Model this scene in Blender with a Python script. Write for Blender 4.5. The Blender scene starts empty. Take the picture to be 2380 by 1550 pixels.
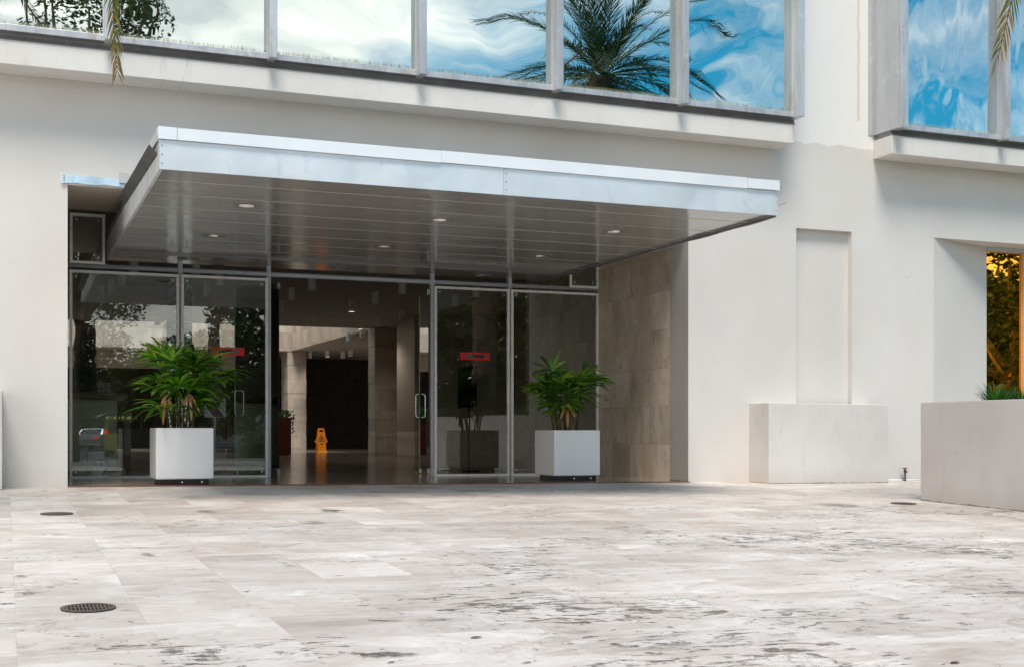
import bpy, bmesh, math, random
from math import sin, cos, pi, radians
from mathutils import Vector, Matrix
from mathutils.geometry import tessellate_polygon

# ------------------------------------------------------------------ camera
S = bpy.context.scene
COL = S.collection
EYE = 0.652
YAW = math.atan2(0.3741, 0.9274)
cam_d = bpy.data.cameras.new("camera")
cam = bpy.data.objects.new("camera", cam_d)
COL.objects.link(cam)
cam.location = (0, 0, EYE)
cam.rotation_euler = (pi / 2, 0, -YAW)
cam_d.sensor_width = 36.0
cam_d.lens = 36.0 * 2917 / 2380
cam_d.shift_y = 225 / 2380
cam_d.clip_start = 0.05
cam_d.clip_end = 3000
S.camera = cam

# ------------------------------------------------------------------ light
SUN_EL, SUN_AZ = radians(63), radians(200)      # azimuth clockwise from +Y (north)
w = bpy.data.worlds.new("World")
S.world = w
w.use_nodes = True
nt = w.node_tree
nt.nodes.clear()
def N(t, typ, **kw):
    n = t.nodes.new(typ)
    for k, v in kw.items():
        setattr(n, k, v)
    return n
out = N(nt, 'ShaderNodeOutputWorld')
bg = N(nt, 'ShaderNodeBackground')
sky = N(nt, 'ShaderNodeTexSky', sky_type='NISHITA', sun_disc=False)
sky.sun_elevation = SUN_EL
sky.sun_rotation = SUN_AZ
sky.air_density = 1.0; sky.dust_density = 0.4; sky.ozone_density = 2.0
tc = N(nt, 'ShaderNodeTexCoord')
sep = N(nt, 'ShaderNodeSeparateXYZ')
nt.links.new(tc.outputs['Generated'], sep.inputs[0])
zc = N(nt, 'ShaderNodeMath', operation='MAXIMUM'); nt.links.new(sep.outputs[2], zc.inputs[0]); zc.inputs[1].default_value = 0.0
za = N(nt, 'ShaderNodeMath', operation='ADD'); nt.links.new(zc.outputs[0], za.inputs[0]); za.inputs[1].default_value = 0.16
dv = N(nt, 'ShaderNodeVectorMath', operation='DIVIDE')
cmb0 = N(nt, 'ShaderNodeCombineXYZ')
for i in range(3): nt.links.new(za.outputs[0], cmb0.inputs[i])
nt.links.new(tc.outputs['Generated'], dv.inputs[0]); nt.links.new(cmb0.outputs[0], dv.inputs[1])
cn = N(nt, 'ShaderNodeTexNoise'); cn.inputs['Scale'].default_value = 1.35; cn.inputs['Detail'].default_value = 9; cn.inputs['Roughness'].default_value = 0.58; cn.inputs['Distortion'].default_value = 0.9
nt.links.new(dv.outputs[0], cn.inputs['Vector'])
# more cloud towards the left of the reflected sky and near the horizon
bx = N(nt, 'ShaderNodeMath', operation='MULTIPLY_ADD'); nt.links.new(sep.outputs[0], bx.inputs[0]); bx.inputs[1].default_value = -0.36; bx.inputs[2].default_value = 0.125
bz = N(nt, 'ShaderNodeMath', operation='MULTIPLY_ADD'); nt.links.new(zc.outputs[0], bz.inputs[0]); bz.inputs[1].default_value = -0.85; bz.inputs[2].default_value = 0.292
s1 = N(nt, 'ShaderNodeMath', operation='ADD'); nt.links.new(cn.outputs['Fac'], s1.inputs[0]); nt.links.new(bx.outputs[0], s1.inputs[1])
s2 = N(nt, 'ShaderNodeMath', operation='ADD'); nt.links.new(s1.outputs[0], s2.inputs[0]); nt.links.new(bz.outputs[0], s2.inputs[1])
cr = N(nt, 'ShaderNodeValToRGB')
cr.color_ramp.elements[0].position = 0.43; cr.color_ramp.elements[0].color = (0, 0, 0, 1)
cr.color_ramp.elements[1].position = 0.66; cr.color_ramp.elements[1].color = (1, 1, 1, 1)
nt.links.new(s2.outputs[0], cr.inputs[0])
cl = N(nt, 'ShaderNodeMixRGB'); cl.inputs[1].default_value = (7.0, 7.2, 7.3, 1); cl.inputs[2].default_value = (12.6, 12.2, 11.5, 1)
cn2 = N(nt, 'ShaderNodeTexNoise'); cn2.inputs['Scale'].default_value = 2.3; cn2.inputs['Detail'].default_value = 8; cn2.inputs['Roughness'].default_value = 0.6; cn2.inputs['Distortion'].default_value = 1.1
nt.links.new(dv.outputs[0], cn2.inputs['Vector'])
cr2 = N(nt, 'ShaderNodeValToRGB'); cr2.color_ramp.elements[0].position = 0.36; cr2.color_ramp.elements[1].position = 0.60
nt.links.new(cn2.outputs['Fac'], cr2.inputs[0]); nt.links.new(cr2.outputs[0], cl.inputs[0])
tint = N(nt, 'ShaderNodeMixRGB', blend_type='MULTIPLY'); tint.inputs[0].default_value = 1; tint.inputs[2].default_value = (0.13, 0.92, 1.02, 1)
nt.links.new(sky.outputs[0], tint.inputs[1])
mx = N(nt, 'ShaderNodeMixRGB')
nt.links.new(cr.outputs[0], mx.inputs[0]); nt.links.new(tint.outputs[0], mx.inputs[1]); nt.links.new(cl.outputs[0], mx.inputs[2])
nt.links.new(mx.outputs[0], bg.inputs[0])
bg.inputs[1].default_value = 0.088
nt.links.new(bg.outputs[0], out.inputs[0])
sd = bpy.data.lights.new("sun", 'SUN')
sd.energy = 2.2
sd.angle = radians(22)
sd.color = (1.0, 0.91, 0.82)
sun = bpy.data.objects.new("sun", sd)
COL.objects.link(sun)
sdir = Vector((sin(SUN_AZ) * cos(SUN_EL), cos(SUN_AZ) * cos(SUN_EL), sin(SUN_EL)))
sun.rotation_euler = sdir.to_track_quat('Z', 'Y').to_euler()
sun.location = (0, -10, 30)
S.view_settings.view_transform = 'Standard'
S.view_settings.look = 'None'
S.view_settings.gamma = 1
S.view_settings.exposure = 0.76

# ------------------------------------------------------------------ measuring helper: point of the photograph (2380 px wide) on the plane Y
def P(u, v, Y):
    T = (u - 1190) / 2917
    dx, dy = 0.3741 + 0.9274 * T, 0.9274 - 0.3741 * T
    t = Y / dy
    return Vector((dx * t, Y, EYE - (v - 1000) / 2917 * t))
def X(u, Y): return P(u, 1000, Y).x
def Z(u, v, Y): return P(u, v, Y).z
def ground_z(x, y):
    xx = max(-14, min(18, x)); yy = max(-6, min(17, y))
    return 0.01 - 0.0087 * (xx - 0.654) + 0.0222 * (yy - 15.16)
def floor_z(x): return 0.012 - 0.0085 * (max(-12, min(20, x)) - 0.654)
def gpt(u, v):
    T = (u - 1190) / 2917
    d = Vector((0.3741 + 0.9274 * T, 0.9274 - 0.3741 * T, -(v - 1000) / 2917))
    t = (0.01 + 0.0087 * 0.654 - 0.0222 * 15.16 - EYE) / (d.z + 0.0087 * d.x - 0.0222 * d.y)
    return d * t + Vector((0, 0, EYE))

# ------------------------------------------------------------------ materials
MATS = {}
def mat(name):
    m = bpy.data.materials.new(name); m.use_nodes = True
    t = m.node_tree; t.nodes.clear()
    o = N(t, 'ShaderNodeOutputMaterial'); b = N(t, 'ShaderNodeBsdfPrincipled')
    t.links.new(b.outputs[0], o.inputs[0])
    return m, t, b, o
def L(t, a, b): t.links.new(a, b)
def noise(t, vec, scale, detail=4, rough=0.55, dist=0.0):
    n = N(t, 'ShaderNodeTexNoise'); n.inputs['Scale'].default_value = scale; n.inputs['Detail'].default_value = detail
    n.inputs['Roughness'].default_value = rough; n.inputs['Distortion'].default_value = dist
    if vec is not None: L(t, vec, n.inputs['Vector'])
    return n.outputs['Fac']
def ramp(t, fac, stops, interp='LINEAR'):
    r = N(t, 'ShaderNodeValToRGB'); r.color_ramp.interpolation = interp
    e = r.color_ramp.elements
    while len(e) < len(stops): e.new(0.5)
    for i, (p, c) in enumerate(stops):
        e[i].position = p
        e[i].color = tuple(c) + (1,) if not isinstance(c, (int, float)) else (c, c, c, 1)
    L(t, fac, r.inputs[0]); return r.outputs[0]
def math_(t, op, a, b=None, c=None, clamp=False):
    n = N(t, 'ShaderNodeMath', operation=op); n.use_clamp = clamp
    for i, x in enumerate((a, b, c)):
        if x is None: continue
        if isinstance(x, (int, float)): n.inputs[i].default_value = x
        else: L(t, x, n.inputs[i])
    return n.outputs[0]
def mixc(t, f, a, b, mode='MIX'):
    n = N(t, 'ShaderNodeMixRGB', blend_type=mode)
    for i, x in enumerate((f, a, b)):
        if isinstance(x, (int, float)): n.inputs[i].default_value = x
        elif isinstance(x, tuple): n.inputs[i].default_value = x + (1,)
        else: L(t, x, n.inputs[i])
    return n.outputs[0]
def vmul(t, vec, s):
    n = N(t, 'ShaderNodeVectorMath', operation='MULTIPLY'); L(t, vec, n.inputs[0]); n.inputs[1].default_value = s
    return n.outputs[0]
def vadd(t, a, b):
    n = N(t, 'ShaderNodeVectorMath', operation='ADD'); L(t, a, n.inputs[0])
    if isinstance(b, tuple): n.inputs[1].default_value = b
    else: L(t, b, n.inputs[1])
    return n.outputs[0]
def pos(t): return N(t, 'ShaderNodeNewGeometry').outputs['Position']
def objc(t): return N(t, 'ShaderNodeTexCoord').outputs['Object']
def bump(t, b, h, strength=0.3, dist=0.01):
    n = N(t, 'ShaderNodeBump'); n.inputs['Strength'].default_value = strength; n.inputs['Distance'].default_value = dist
    L(t, h, n.inputs['Height']); L(t, n.outputs[0], b.inputs['Normal']); return n
def xyz(t, v):
    s = N(t, 'ShaderNodeSeparateXYZ'); L(t, v, s.inputs[0]); return s.outputs
def comb(t, a, b, c):
    n = N(t, 'ShaderNodeCombineXYZ')
    for i, x in enumerate((a, b, c)):
        if isinstance(x, (int, float)): n.inputs[i].default_value = x
        else: L(t, x, n.inputs[i])
    return n.outputs[0]

def simple(name, col, rough=0.5, metal=0.0, var=0.12, scale=6.0, bmp=0.0, spec=0.5, coat=0.0, emit=None):
    if name in MATS: return MATS[name]
    m, t, b, o = mat(name)
    p = objc(t)
    f = noise(t, p, scale, 5, 0.6)
    a = tuple(c * (1 - var) for c in col); c2 = tuple(min(1, c * (1 + var)) for c in col)
    L(t, ramp(t, f, [(0.3, a), (0.7, c2)]), b.inputs['Base Color'])
    L(t, math_(t, 'MULTIPLY_ADD', f, 0.2, rough - 0.1, True), b.inputs['Roughness'])
    b.inputs['Metallic'].default_value = metal
    b.inputs['Specular IOR Level'].default_value = spec
    b.inputs['Coat Weight'].default_value = coat
    if bmp: bump(t, b, noise(t, p, scale * 6, 4), bmp, 0.004)
    if emit:
        b.inputs['Emission Color'].default_value = tuple(emit[0]) + (1,); b.inputs['Emission Strength'].default_value = emit[1]
    MATS[name] = m
    return m

def wall_paint():
    m, t, b, o = mat('wall_paint')
    p = pos(t); x, y, z = xyz(t, p)
    n1 = noise(t, vmul(t, p, (1, 1, 0.7)), 0.55, 4, 0.55)
    n2 = noise(t, vmul(t, p, (1.2, 1.2, 0.35)), 3.2, 6, 0.65)
    base = ramp(t, n1, [(0.30, (0.66, 0.625, 0.59)), (0.5, (0.70, 0.672, 0.64)), (0.72, (0.74, 0.72, 0.695))])
    base = mixc(t, math_(t, 'MULTIPLY', n2, 0.10), base, (0.60, 0.56, 0.52))
    # fresher, whiter coat above a wavering roller line right of the long bay
    edge = math_(t, 'ADD', z, math_(t, 'MULTIPLY', math_(t, 'SUBTRACT', noise(t, comb(t, x, 0.0, 0.0), 2.6, 5, 0.7), 0.5), 0.16))
    hi = math_(t, 'MULTIPLY', math_(t, 'GREATER_THAN', edge, 4.78), math_(t, 'GREATER_THAN', x, 10.2))
    base = mixc(t, hi, base, (0.83, 0.81, 0.785))
    # peach filler along a vertical crack
    wob = math_(t, 'MULTIPLY', math_(t, 'SUBTRACT', noise(t, comb(t, 0.0, 0.0, z), 4.0, 5, 0.7), 0.5), 0.10)
    dx = math_(t, 'ABSOLUTE', math_(t, 'ADD', math_(t, 'SUBTRACT', x, 11.59), wob))
    crack = math_(t, 'MULTIPLY', math_(t, 'LESS_THAN', dx, 0.026), math_(t, 'GREATER_THAN', z, 5.18))
    base = mixc(t, math_(t, 'MULTIPLY', crack, 0.85), base, (0.74, 0.62, 0.52))
    # splash dirt near the ground and scattered scuffs
    low = math_(t, 'MULTIPLY', ramp(t, math_(t, 'ADD', z, math_(t, 'MULTIPLY', n2, 0.35)), [(0.02, 1), (0.45, 0)]), 0.30)
    base = mixc(t, low, base, (0.50, 0.45, 0.40))
    sc = ramp(t, noise(t, vmul(t, p, (1, 1, 2.2)), 5.0, 3, 0.5, 1.2), [(0.72, 0), (0.79, 0.40)])
    base = mixc(t, sc, base, (0.48, 0.45, 0.42))
    # fine hairline cracks
    vo = N(t, 'ShaderNodeTexVoronoi', feature='DISTANCE_TO_EDGE'); vo.inputs['Scale'].default_value = 0.55
    L(t, vadd(t, p, vmul(t, comb(t, noise(t, p, 1.5, 4), 0.0, noise(t, p, 2.0, 4)), (0.9, 0.9, 0.9))), vo.inputs['Vector'])
    hair = math_(t, 'MULTIPLY', math_(t, 'LESS_THAN', vo.outputs['Distance'], 0.0012), 0.07)
    base = mixc(t, hair, base, (0.45, 0.41, 0.37))
    L(t, base, b.inputs['Base Color'])
    b.inputs['Roughness'].default_value = 0.72
    b.inputs['Specular IOR Level'].default_value = 0.3
    hgt = math_(t, 'ADD', math_(t, 'MULTIPLY', noise(t, p, 55, 4, 0.65), 0.35), math_(t, 'ADD', noise(t, p, 3.0, 5, 0.6), math_(t, 'MULTIPLY', hair, -1.0)))
    bump(t, b, hgt, 0.5, 0.010)
    return m
MATS['wall'] = wall_paint()
def plaster(name, c1, c2, rough=0.75, drip=0.0):
    m, t, b, o = mat(name)
    p = pos(t)
    n1 = noise(t, p, 1.1, 6, 0.62); n2 = noise(t, vmul(t, p, (1, 1, .3)), 7, 5, 0.6)
    base = ramp(t, n1, [(0.3, c1), (0.7, c2)])
    base = mixc(t, ramp(t, n2, [(0.58, 0), (0.75, 0.22)]), base, tuple(c * 0.6 for c in c1))
    spot = ramp(t, noise(t, p, 9.0, 2, 0.5), [(0.74, 0), (0.79, 0.35)])
    base = mixc(t, spot, base, tuple(c * 0.5 for c in c1))
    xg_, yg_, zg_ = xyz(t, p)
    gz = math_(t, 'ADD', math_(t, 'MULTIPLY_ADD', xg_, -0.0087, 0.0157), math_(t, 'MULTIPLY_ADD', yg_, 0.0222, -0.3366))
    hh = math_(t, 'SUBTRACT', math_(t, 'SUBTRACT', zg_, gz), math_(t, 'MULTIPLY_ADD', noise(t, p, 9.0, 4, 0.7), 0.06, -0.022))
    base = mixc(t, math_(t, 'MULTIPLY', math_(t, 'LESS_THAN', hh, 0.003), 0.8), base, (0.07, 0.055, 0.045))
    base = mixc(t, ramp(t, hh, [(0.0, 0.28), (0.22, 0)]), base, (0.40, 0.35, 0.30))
    if drip:
        x_, y_, z_ = xyz(t, p)
        dn = noise(t, comb(t, math_(t, 'MULTIPLY', x_, 5.0), 0.0, math_(t, 'MULTIPLY', z_, 1.1)), 1.0, 6, 0.7)
        base = mixc(t, ramp(t, dn, [(0.60, 0), (0.70, drip)]), base, (0.42, 0.38, 0.34))
        sn = noise(t, p, 3.3, 6, 0.75)
        base = mixc(t, ramp(t, sn, [(0.715, 0), (0.735, 0.8)]), base, (0.09, 0.07, 0.055))
    L(t, base, b.inputs['Base Color']); b.inputs['Roughness'].default_value = rough
    bump(t, b, math_(t, 'ADD', noise(t, p, 45, 5, .65), math_(t, 'MULTIPLY', noise(t, p, 2.5, 4), 2.0)), 0.5, 0.006)
    return m
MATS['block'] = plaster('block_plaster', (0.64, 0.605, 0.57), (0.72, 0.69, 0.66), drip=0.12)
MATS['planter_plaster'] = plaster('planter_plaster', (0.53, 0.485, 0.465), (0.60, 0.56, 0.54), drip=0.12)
MATS['strip_paint'] = plaster('grey_reveal_paint', (0.42, 0.39, 0.36), (0.48, 0.455, 0.43), 0.5)
MATS['ledge'] = plaster('ledge_plaster', (0.70, 0.665, 0.63), (0.78, 0.755, 0.72), drip=0.35)
MATS['soffit_plaster'] = plaster('alcove_plaster', (0.66, 0.56, 0.47), (0.72, 0.62, 0.53))

def stone(name, ax, sa, sb, oa, ob, cols, joint, vein=(1.2, 7.0), pit=0.0, rough=0.4, merge=False, jw=0.004, jdark=0.5, stag=0.0, blotch=0.0, gv=0.30):
    """cut stone tiles on the world axes ax (two of 'xyz'); each tile has its own tint and veins"""
    m, t, b, o = mat(name)
    p = pos(t); c = xyz(t, p)
    A = c['xyz'.index(ax[0])]; B = c['xyz'.index(ax[1])]
    b0 = math_(t, 'DIVIDE', math_(t, 'SUBTRACT', B, ob), sb)
    row = math_(t, 'FLOOR', b0)
    wr = N(t, 'ShaderNodeTexWhiteNoise', noise_dimensions='1D'); L(t, row, wr.inputs['W'])
    sh = math_(t, 'MULTIPLY', wr.outputs['Value'], stag)
    a0 = math_(t, 'ADD', math_(t, 'DIVIDE', math_(t, 'SUBTRACT', A, oa), sa), sh)
    colu = math_(t, 'FLOOR', a0)
    if merge:
        r2 = math_(t, 'GREATER_THAN', wr.outputs['Value'], 0.45)
        half = math_(t, 'FLOOR', math_(t, 'MULTIPLY', math_(t, 'ADD', colu, math_(t, 'FLOOR', math_(t, 'MULTIPLY', wr.outputs['Value'], 7.0))), 0.5))
        cid = math_(t, 'ADD', math_(t, 'MULTIPLY', half, r2), math_(t, 'MULTIPLY', math_(t, 'ADD', colu, 50.5), math_(t, 'SUBTRACT', 1.0, r2)))
    else: cid = colu
    wn = N(t, 'ShaderNodeTexWhiteNoise', noise_dimensions='2D'); L(t, comb(t, cid, row, 0.0), wn.inputs['Vector'])
    rnd = wn.outputs['Value']; rc = wn.outputs['Color']
    local = comb(t, math_(t, 'MULTIPLY', A, vein[0]), math_(t, 'MULTIPLY', B, vein[1]), 0.0)
    off = N(t, 'ShaderNodeVectorMath', operation='SCALE'); L(t, rc, off.inputs[0]); off.inputs['Scale'].default_value = 40.0
    lv = vadd(t, local, off.outputs[0])
    warp = noise(t, lv, 0.55, 5, 0.6, 0.6)
    lv2 = vadd(t, lv, comb(t, 0.0, math_(t, 'MULTIPLY', warp, 5.5), 0.0))
    v1 = noise(t, lv2, 1.0, 7, 0.62, 0.35)
    v2 = noise(t, lv2, 3.3, 7, 0.7, 0.5)
    base = ramp(t, v1, [(0.30, cols[0]), (0.45, cols[1]), (0.58, cols[2]), (0.72, cols[3])])
    base = mixc(t, math_(t, 'MULTIPLY', ramp(t, v2, [(0.40, 1), (0.62, 0)]), 0.35), base, cols[0])
    if blotch:
        bl = noise(t, vadd(t, vmul(t, p, (1, 1, .7)), off.outputs[0]), 4.5, 6, 0.72, 1.2)
        base = mixc(t, math_(t, 'MULTIPLY', ramp(t, bl, [(0.56, 0), (0.68, 1)]), blotch), base, (0.24, 0.165, 0.10))
    g = math_(t, 'MULTIPLY_ADD', rnd, gv, 0.95 - gv / 2)
    base = mixc(t, 1.0, base, comb(t, g, math_(t, 'MULTIPLY', g, 0.99), math_(t, 'MULTIPLY', g, 0.975)), 'MULTIPLY')
    hgt = v2
    if pit:
        # travertine holes: elongated along the veins, gathered into worn patches
        pv = comb(t, math_(t, 'MULTIPLY', A, 6.3), math_(t, 'MULTIPLY', B, 18.0), math_(t, 'MULTIPLY', rnd, 30.0))
        pv = vadd(t, pv, comb(t, 0.0, math_(t, 'MULTIPLY', warp, 14.0), 0.0))
        ph = noise(t, pv, 1.0, 7, 0.74, 0.5)
        worn = noise(t, p, 0.55, 4, 0.6, 0.3)
        nearr = ramp(t, math_(t, 'MULTIPLY_ADD', B, -0.085, math_(t, 'MULTIPLY_ADD', A, 0.06, 0.86)), [(0.15, 0), (0.65, 1)])
        thr = math_(t, 'SUBTRACT', 0.660, math_(t, 'ADD', math_(t, 'MULTIPLY', ramp(t, worn, [(0.46, 0), (0.60, 1)]), 0.095), math_(t, 'MULTIPLY', nearr, 0.066)))
        hole = math_(t, 'MULTIPLY', math_(t, 'SUBTRACT', ph, thr), 20.0, clamp=True)
        hole = math_(t, 'MINIMUM', hole, 1.0)
        base = mixc(t, math_(t, 'MULTIPLY', hole, pit), base, (0.125, 0.10, 0.082))
        # thin wandering cracks and mineral seams
        vc = N(t, 'ShaderNodeTexVoronoi', feature='DISTANCE_TO_EDGE'); vc.inputs['Scale'].default_value = 1.0
        cw = comb(t, math_(t, 'MULTIPLY', noise(t, p, 2.1, 6, 0.7), 1.6), math_(t, 'MULTIPLY', noise(t, p, 2.9, 6, 0.7), 3.2), 0.0)
        L(t, vadd(t, comb(t, math_(t, 'MULTIPLY', A, 1.0), math_(t, 'MULTIPLY', B, 2.6), math_(t, 'MULTIPLY', rnd, 9.0)), cw), vc.inputs['Vector'])
        ck = math_(t, 'MULTIPLY', math_(t, 'SUBTRACT', 0.022, vc.outputs['Distance']), 60.0, clamp=True)
        ck = math_(t, 'MULTIPLY', ck, ramp(t, noise(t, p, 1.3, 4, 0.6), [(0.47, 0), (0.60, 0.75)]))
        base = mixc(t, ck, base, (0.26, 0.19, 0.15))
        # fine grey speckle and soft broad stains
        sp = noise(t, comb(t, math_(t, 'MULTIPLY', A, 22.0), math_(t, 'MULTIPLY', B, 70.0), rnd), 1.0, 3, 0.6)
        sp = math_(t, 'MULTIPLY', ramp(t, sp, [(0.54, 0), (0.64, 1)]), math_(t, 'MULTIPLY', ramp(t, worn, [(0.44, 0.10), (0.62, 0.6)]), 0.60))
        base = mixc(t, sp, base, (0.34, 0.31, 0.285))
        for (sx, sy, srx, sry, sk) in STAINS:
            dxx = math_(t, 'DIVIDE', math_(t, 'SUBTRACT', A, sx), srx); dyy = math_(t, 'DIVIDE', math_(t, 'SUBTRACT', B, sy), sry)
            dd = math_(t, 'ADD', math_(t, 'MULTIPLY', dxx, dxx), math_(t, 'MULTIPLY', dyy, dyy))
            k = math_(t, 'MULTIPLY', math_(t, 'SUBTRACT', math_(t, 'ADD', 0.95, math_(t, 'MULTIPLY', math_(t, 'SUBTRACT', ph, 0.5), 7.0)), dd), sk, clamp=True)
            base = mixc(t, math_(t, 'MULTIPLY', k, 0.85), base, (0.085, 0.07, 0.055))
        st = ramp(t, noise(t, vmul(t, p, (0.8, 1.5, 1)), 1.1, 4, 0.6, 0.5), [(0.60, 0), (0.76, 0.40)])
        base = mixc(t, st, base, (0.40, 0.34, 0.27))
        hgt = math_(t, 'SUBTRACT', v2, math_(t, 'MULTIPLY', hole, 2.5))
    if joint:
        fa = math_(t, 'MULTIPLY', math_(t, 'ABSOLUTE', math_(t, 'SUBTRACT', math_(t, 'FRACT', a0), 0.5)), sa)
        fb = math_(t, 'MULTIPLY', math_(t, 'ABSOLUTE', math_(t, 'SUBTRACT', math_(t, 'FRACT', b0), 0.5)), sb)
        ja = math_(t, 'GREATER_THAN', fa, sa / 2 - jw / 2); jb = math_(t, 'GREATER_THAN', fb, sb / 2 - jw / 2)
        if merge:
            ja = math_(t, 'MULTIPLY', ja, math_(t, 'MULTIPLY_ADD', math_(t, 'LESS_THAN', wr.outputs['Value'], 0.45), 0.6, 0.4))
        j = math_(t, 'MAXIMUM', ja, jb)
        jn = math_(t, 'MULTIPLY', j, math_(t, 'MULTIPLY_ADD', noise(t, p, 1.7, 3), 1.6, -0.35, True))
        base = mixc(t, math_(t, 'MULTIPLY', jn, jdark), base, (0.16, 0.14, 0.12))
        hgt = math_(t, 'SUBTRACT', hgt, math_(t, 'MULTIPLY', jn, 0.8))
    L(t, base, b.inputs['Base Color'])
    L(t, math_(t, 'MULTIPLY_ADD', v1, 0.25, rough - 0.12, True), b.inputs['Roughness'])
    bump(t, b, hgt, 0.35, 0.004)
    return m
STAINS = []
for (u_, v_, wu_, hv_, k_) in [(772, 1186, 34, 4.2, 1.1), (728, 1214, 36, 6, .55), (480, 1188, 30, 3.5, .8), (450, 1156, 52, 4, .35), (345, 1289, 20, 4, .9), (1955, 1174, 60, 5, .8), (905, 1521, 75, 7, 1.2), (1460, 1505, 70, 8, .35),
                               (1140, 1515, 60, 6, .5), (1590, 1130, 50, 4, .35), (2060, 1440, 90, 9, .4), (1350, 1468, 55, 6, .45), (1840, 1418, 50, 6, .45), (1010, 1440, 60, 4, .4)]:
    a_ = gpt(u_, v_); b_ = gpt(u_ + wu_, v_); c_ = gpt(u_, v_ - hv_)
    STAINS.append((a_.x, a_.y, (b_ - a_).length, (c_ - a_).length * 1.1, k_))
MATS['plaza'] = stone('travertine_paving', 'xy', 0.54, 0.61, 0.04, 0.26,
    [(0.49, 0.40, 0.345), (0.64, 0.565, 0.52), (0.745, 0.685, 0.65), (0.87, 0.845, 0.82)], True, vein=(0.95, 2.3), pit=0.95, rough=0.5, merge=True, jw=0.006, jdark=0.5, gv=0.17)
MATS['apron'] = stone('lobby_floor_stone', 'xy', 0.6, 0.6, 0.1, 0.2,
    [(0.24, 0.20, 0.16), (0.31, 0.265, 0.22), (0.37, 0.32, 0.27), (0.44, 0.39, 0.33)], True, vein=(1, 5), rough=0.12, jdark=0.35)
MATS['marble_yz'] = stone('reveal_travertine', 'yz', 0.61, 0.545, 15.68 - 0.0, 0.46 - 0.545,
    [(0.55, 0.43, 0.31), (0.70, 0.59, 0.47), (0.78, 0.68, 0.57), (0.86, 0.78, 0.68)], True, vein=(2.6, 1.6), rough=0.4, jw=0.009, jdark=0.65, blotch=0.5, gv=.30)
MATS['marble_xz'] = stone('lobby_marble', 'xz', 0.9, 0.62, 0.2, 0.0,
    [(0.44, 0.36, 0.29), (0.56, 0.48, 0.41), (0.64, 0.56, 0.49), (0.72, 0.66, 0.59)], True, vein=(3, 1.2), rough=0.35, jw=0.008)
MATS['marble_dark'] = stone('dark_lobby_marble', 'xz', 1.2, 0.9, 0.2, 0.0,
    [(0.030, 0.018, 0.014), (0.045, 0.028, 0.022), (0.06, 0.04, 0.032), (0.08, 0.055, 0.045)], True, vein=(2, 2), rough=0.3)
MATS['asphalt'] = simple('asphalt', (0.06, 0.06, 0.058), 0.85, var=0.3, scale=3, bmp=0.4)

def metal_flash(name, c1, c2, metal=0.5, rough=0.42, streak=(1, 1, 0.15), dirt=(0.42, 0.34, 0.30), dthr=0.58, white=0.35, dent=(9, .25, .006)):
    m, t, b, o = mat(name)
    p = pos(t)
    n = noise(t, vmul(t, p, streak), 3.0, 6, 0.6, 0.4)
    n2 = noise(t, vmul(t, p, streak), 5.5, 5, 0.7, 0.8)
    base = ramp(t, n, [(0.3, c1), (0.7, c2)])
    base = mixc(t, ramp(t, n2, [(dthr - 0.05, 0), (dthr + 0.08, 0.65)]), base, dirt)
    base = mixc(t, ramp(t, noise(t, p, 6.5, 6, 0.7, 1.0), [(0.57, 0), (0.64, white)]), base, (0.80, 0.80, 0.80))
    L(t, base, b.inputs['Base Color']); b.inputs['Metallic'].default_value = metal
    L(t, math_(t, 'MULTIPLY_ADD', n2, 0.35, rough - 0.15, True), b.inputs['Roughness'])
    bump(t, b, noise(t, p, dent[0], 3, .4), dent[1], dent[2])
    return m
MATS['win_metal'] = metal_flash('weathered_window_aluminium', (0.42, 0.43, 0.46), (0.66, 0.67, 0.70), dirt=(0.40, 0.33, 0.30))
MATS['side_metal'] = metal_flash('weathered_side_sheet', (0.46, 0.47, 0.48), (0.60, 0.61, 0.62), metal=0.25, rough=0.55, dthr=0.64, dirt=(0.42, 0.41, 0.42), white=0.25)
MATS['dark_flash'] = metal_flash('grey_flashing', (0.17, 0.165, 0.16), (0.25, 0.25, 0.25), metal=0.3, rough=0.55, dthr=0.66, white=0.05)
MATS['fascia'] = metal_flash('canopy_sheet', (0.60, 0.68, 0.73), (0.72, 0.78, 0.82), metal=0.35, rough=0.40, streak=(0.5, 0.5, 0.2), dirt=(0.50, 0.58, 0.65), dthr=0.62, white=0.0, dent=(1.7, .8, .05))
MATS['coping'] = metal_flash('canopy_coping_sheet', (0.74, 0.79, 0.83), (0.82, 0.86, 0.89), metal=0.2, rough=0.42, streak=(0.4, 0.4, 0.2), dirt=(0.70, 0.75, 0.80), dthr=0.62, white=0.0, dent=(2.0, .6, .03))
MATS['strip_metal'] = metal_flash('bright_drip_flashing', (0.50, 0.62, 0.68), (0.72, 0.82, 0.87), metal=0.6, rough=0.3, dthr=0.70, white=0.7)
MATS['gutter'] = metal_flash('charcoal_board', (0.035, 0.034, 0.033), (0.075, 0.072, 0.068), metal=0.0, rough=0.7, dthr=0.66, dirt=(0.12, 0.11, 0.10), white=0.0)
MATS['post'] = simple('grey_painted_steel', (0.55, 0.59, 0.65), 0.42, var=0.05)
MATS['frame'] = simple('silver_frame', (0.95, 0.94, 0.92), 0.28, metal=0.0, var=0.03, spec=1.0)
MATS['steel'] = simple('polished_steel', (0.72, 0.74, 0.73), 0.22, metal=0.9, var=0.05)
MATS['bolt'] = simple('bolt_steel', (0.70, 0.68, 0.62), 0.3, metal=0.7, var=0.05)
MATS['joint'] = simple('soffit_joint_glint', (0.52, 0.50, 0.47), 0.35, var=0.1, scale=1.5)  # pale tone carries the glint of the soffit joint edges
MATS['black'] = simple('black_rubber', (0.012, 0.012, 0.013), 0.45, var=0.2)
MATS['green_edge'] = simple('green_clamp', (0.10, 0.20, 0.19), 0.35, var=0.1)
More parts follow.
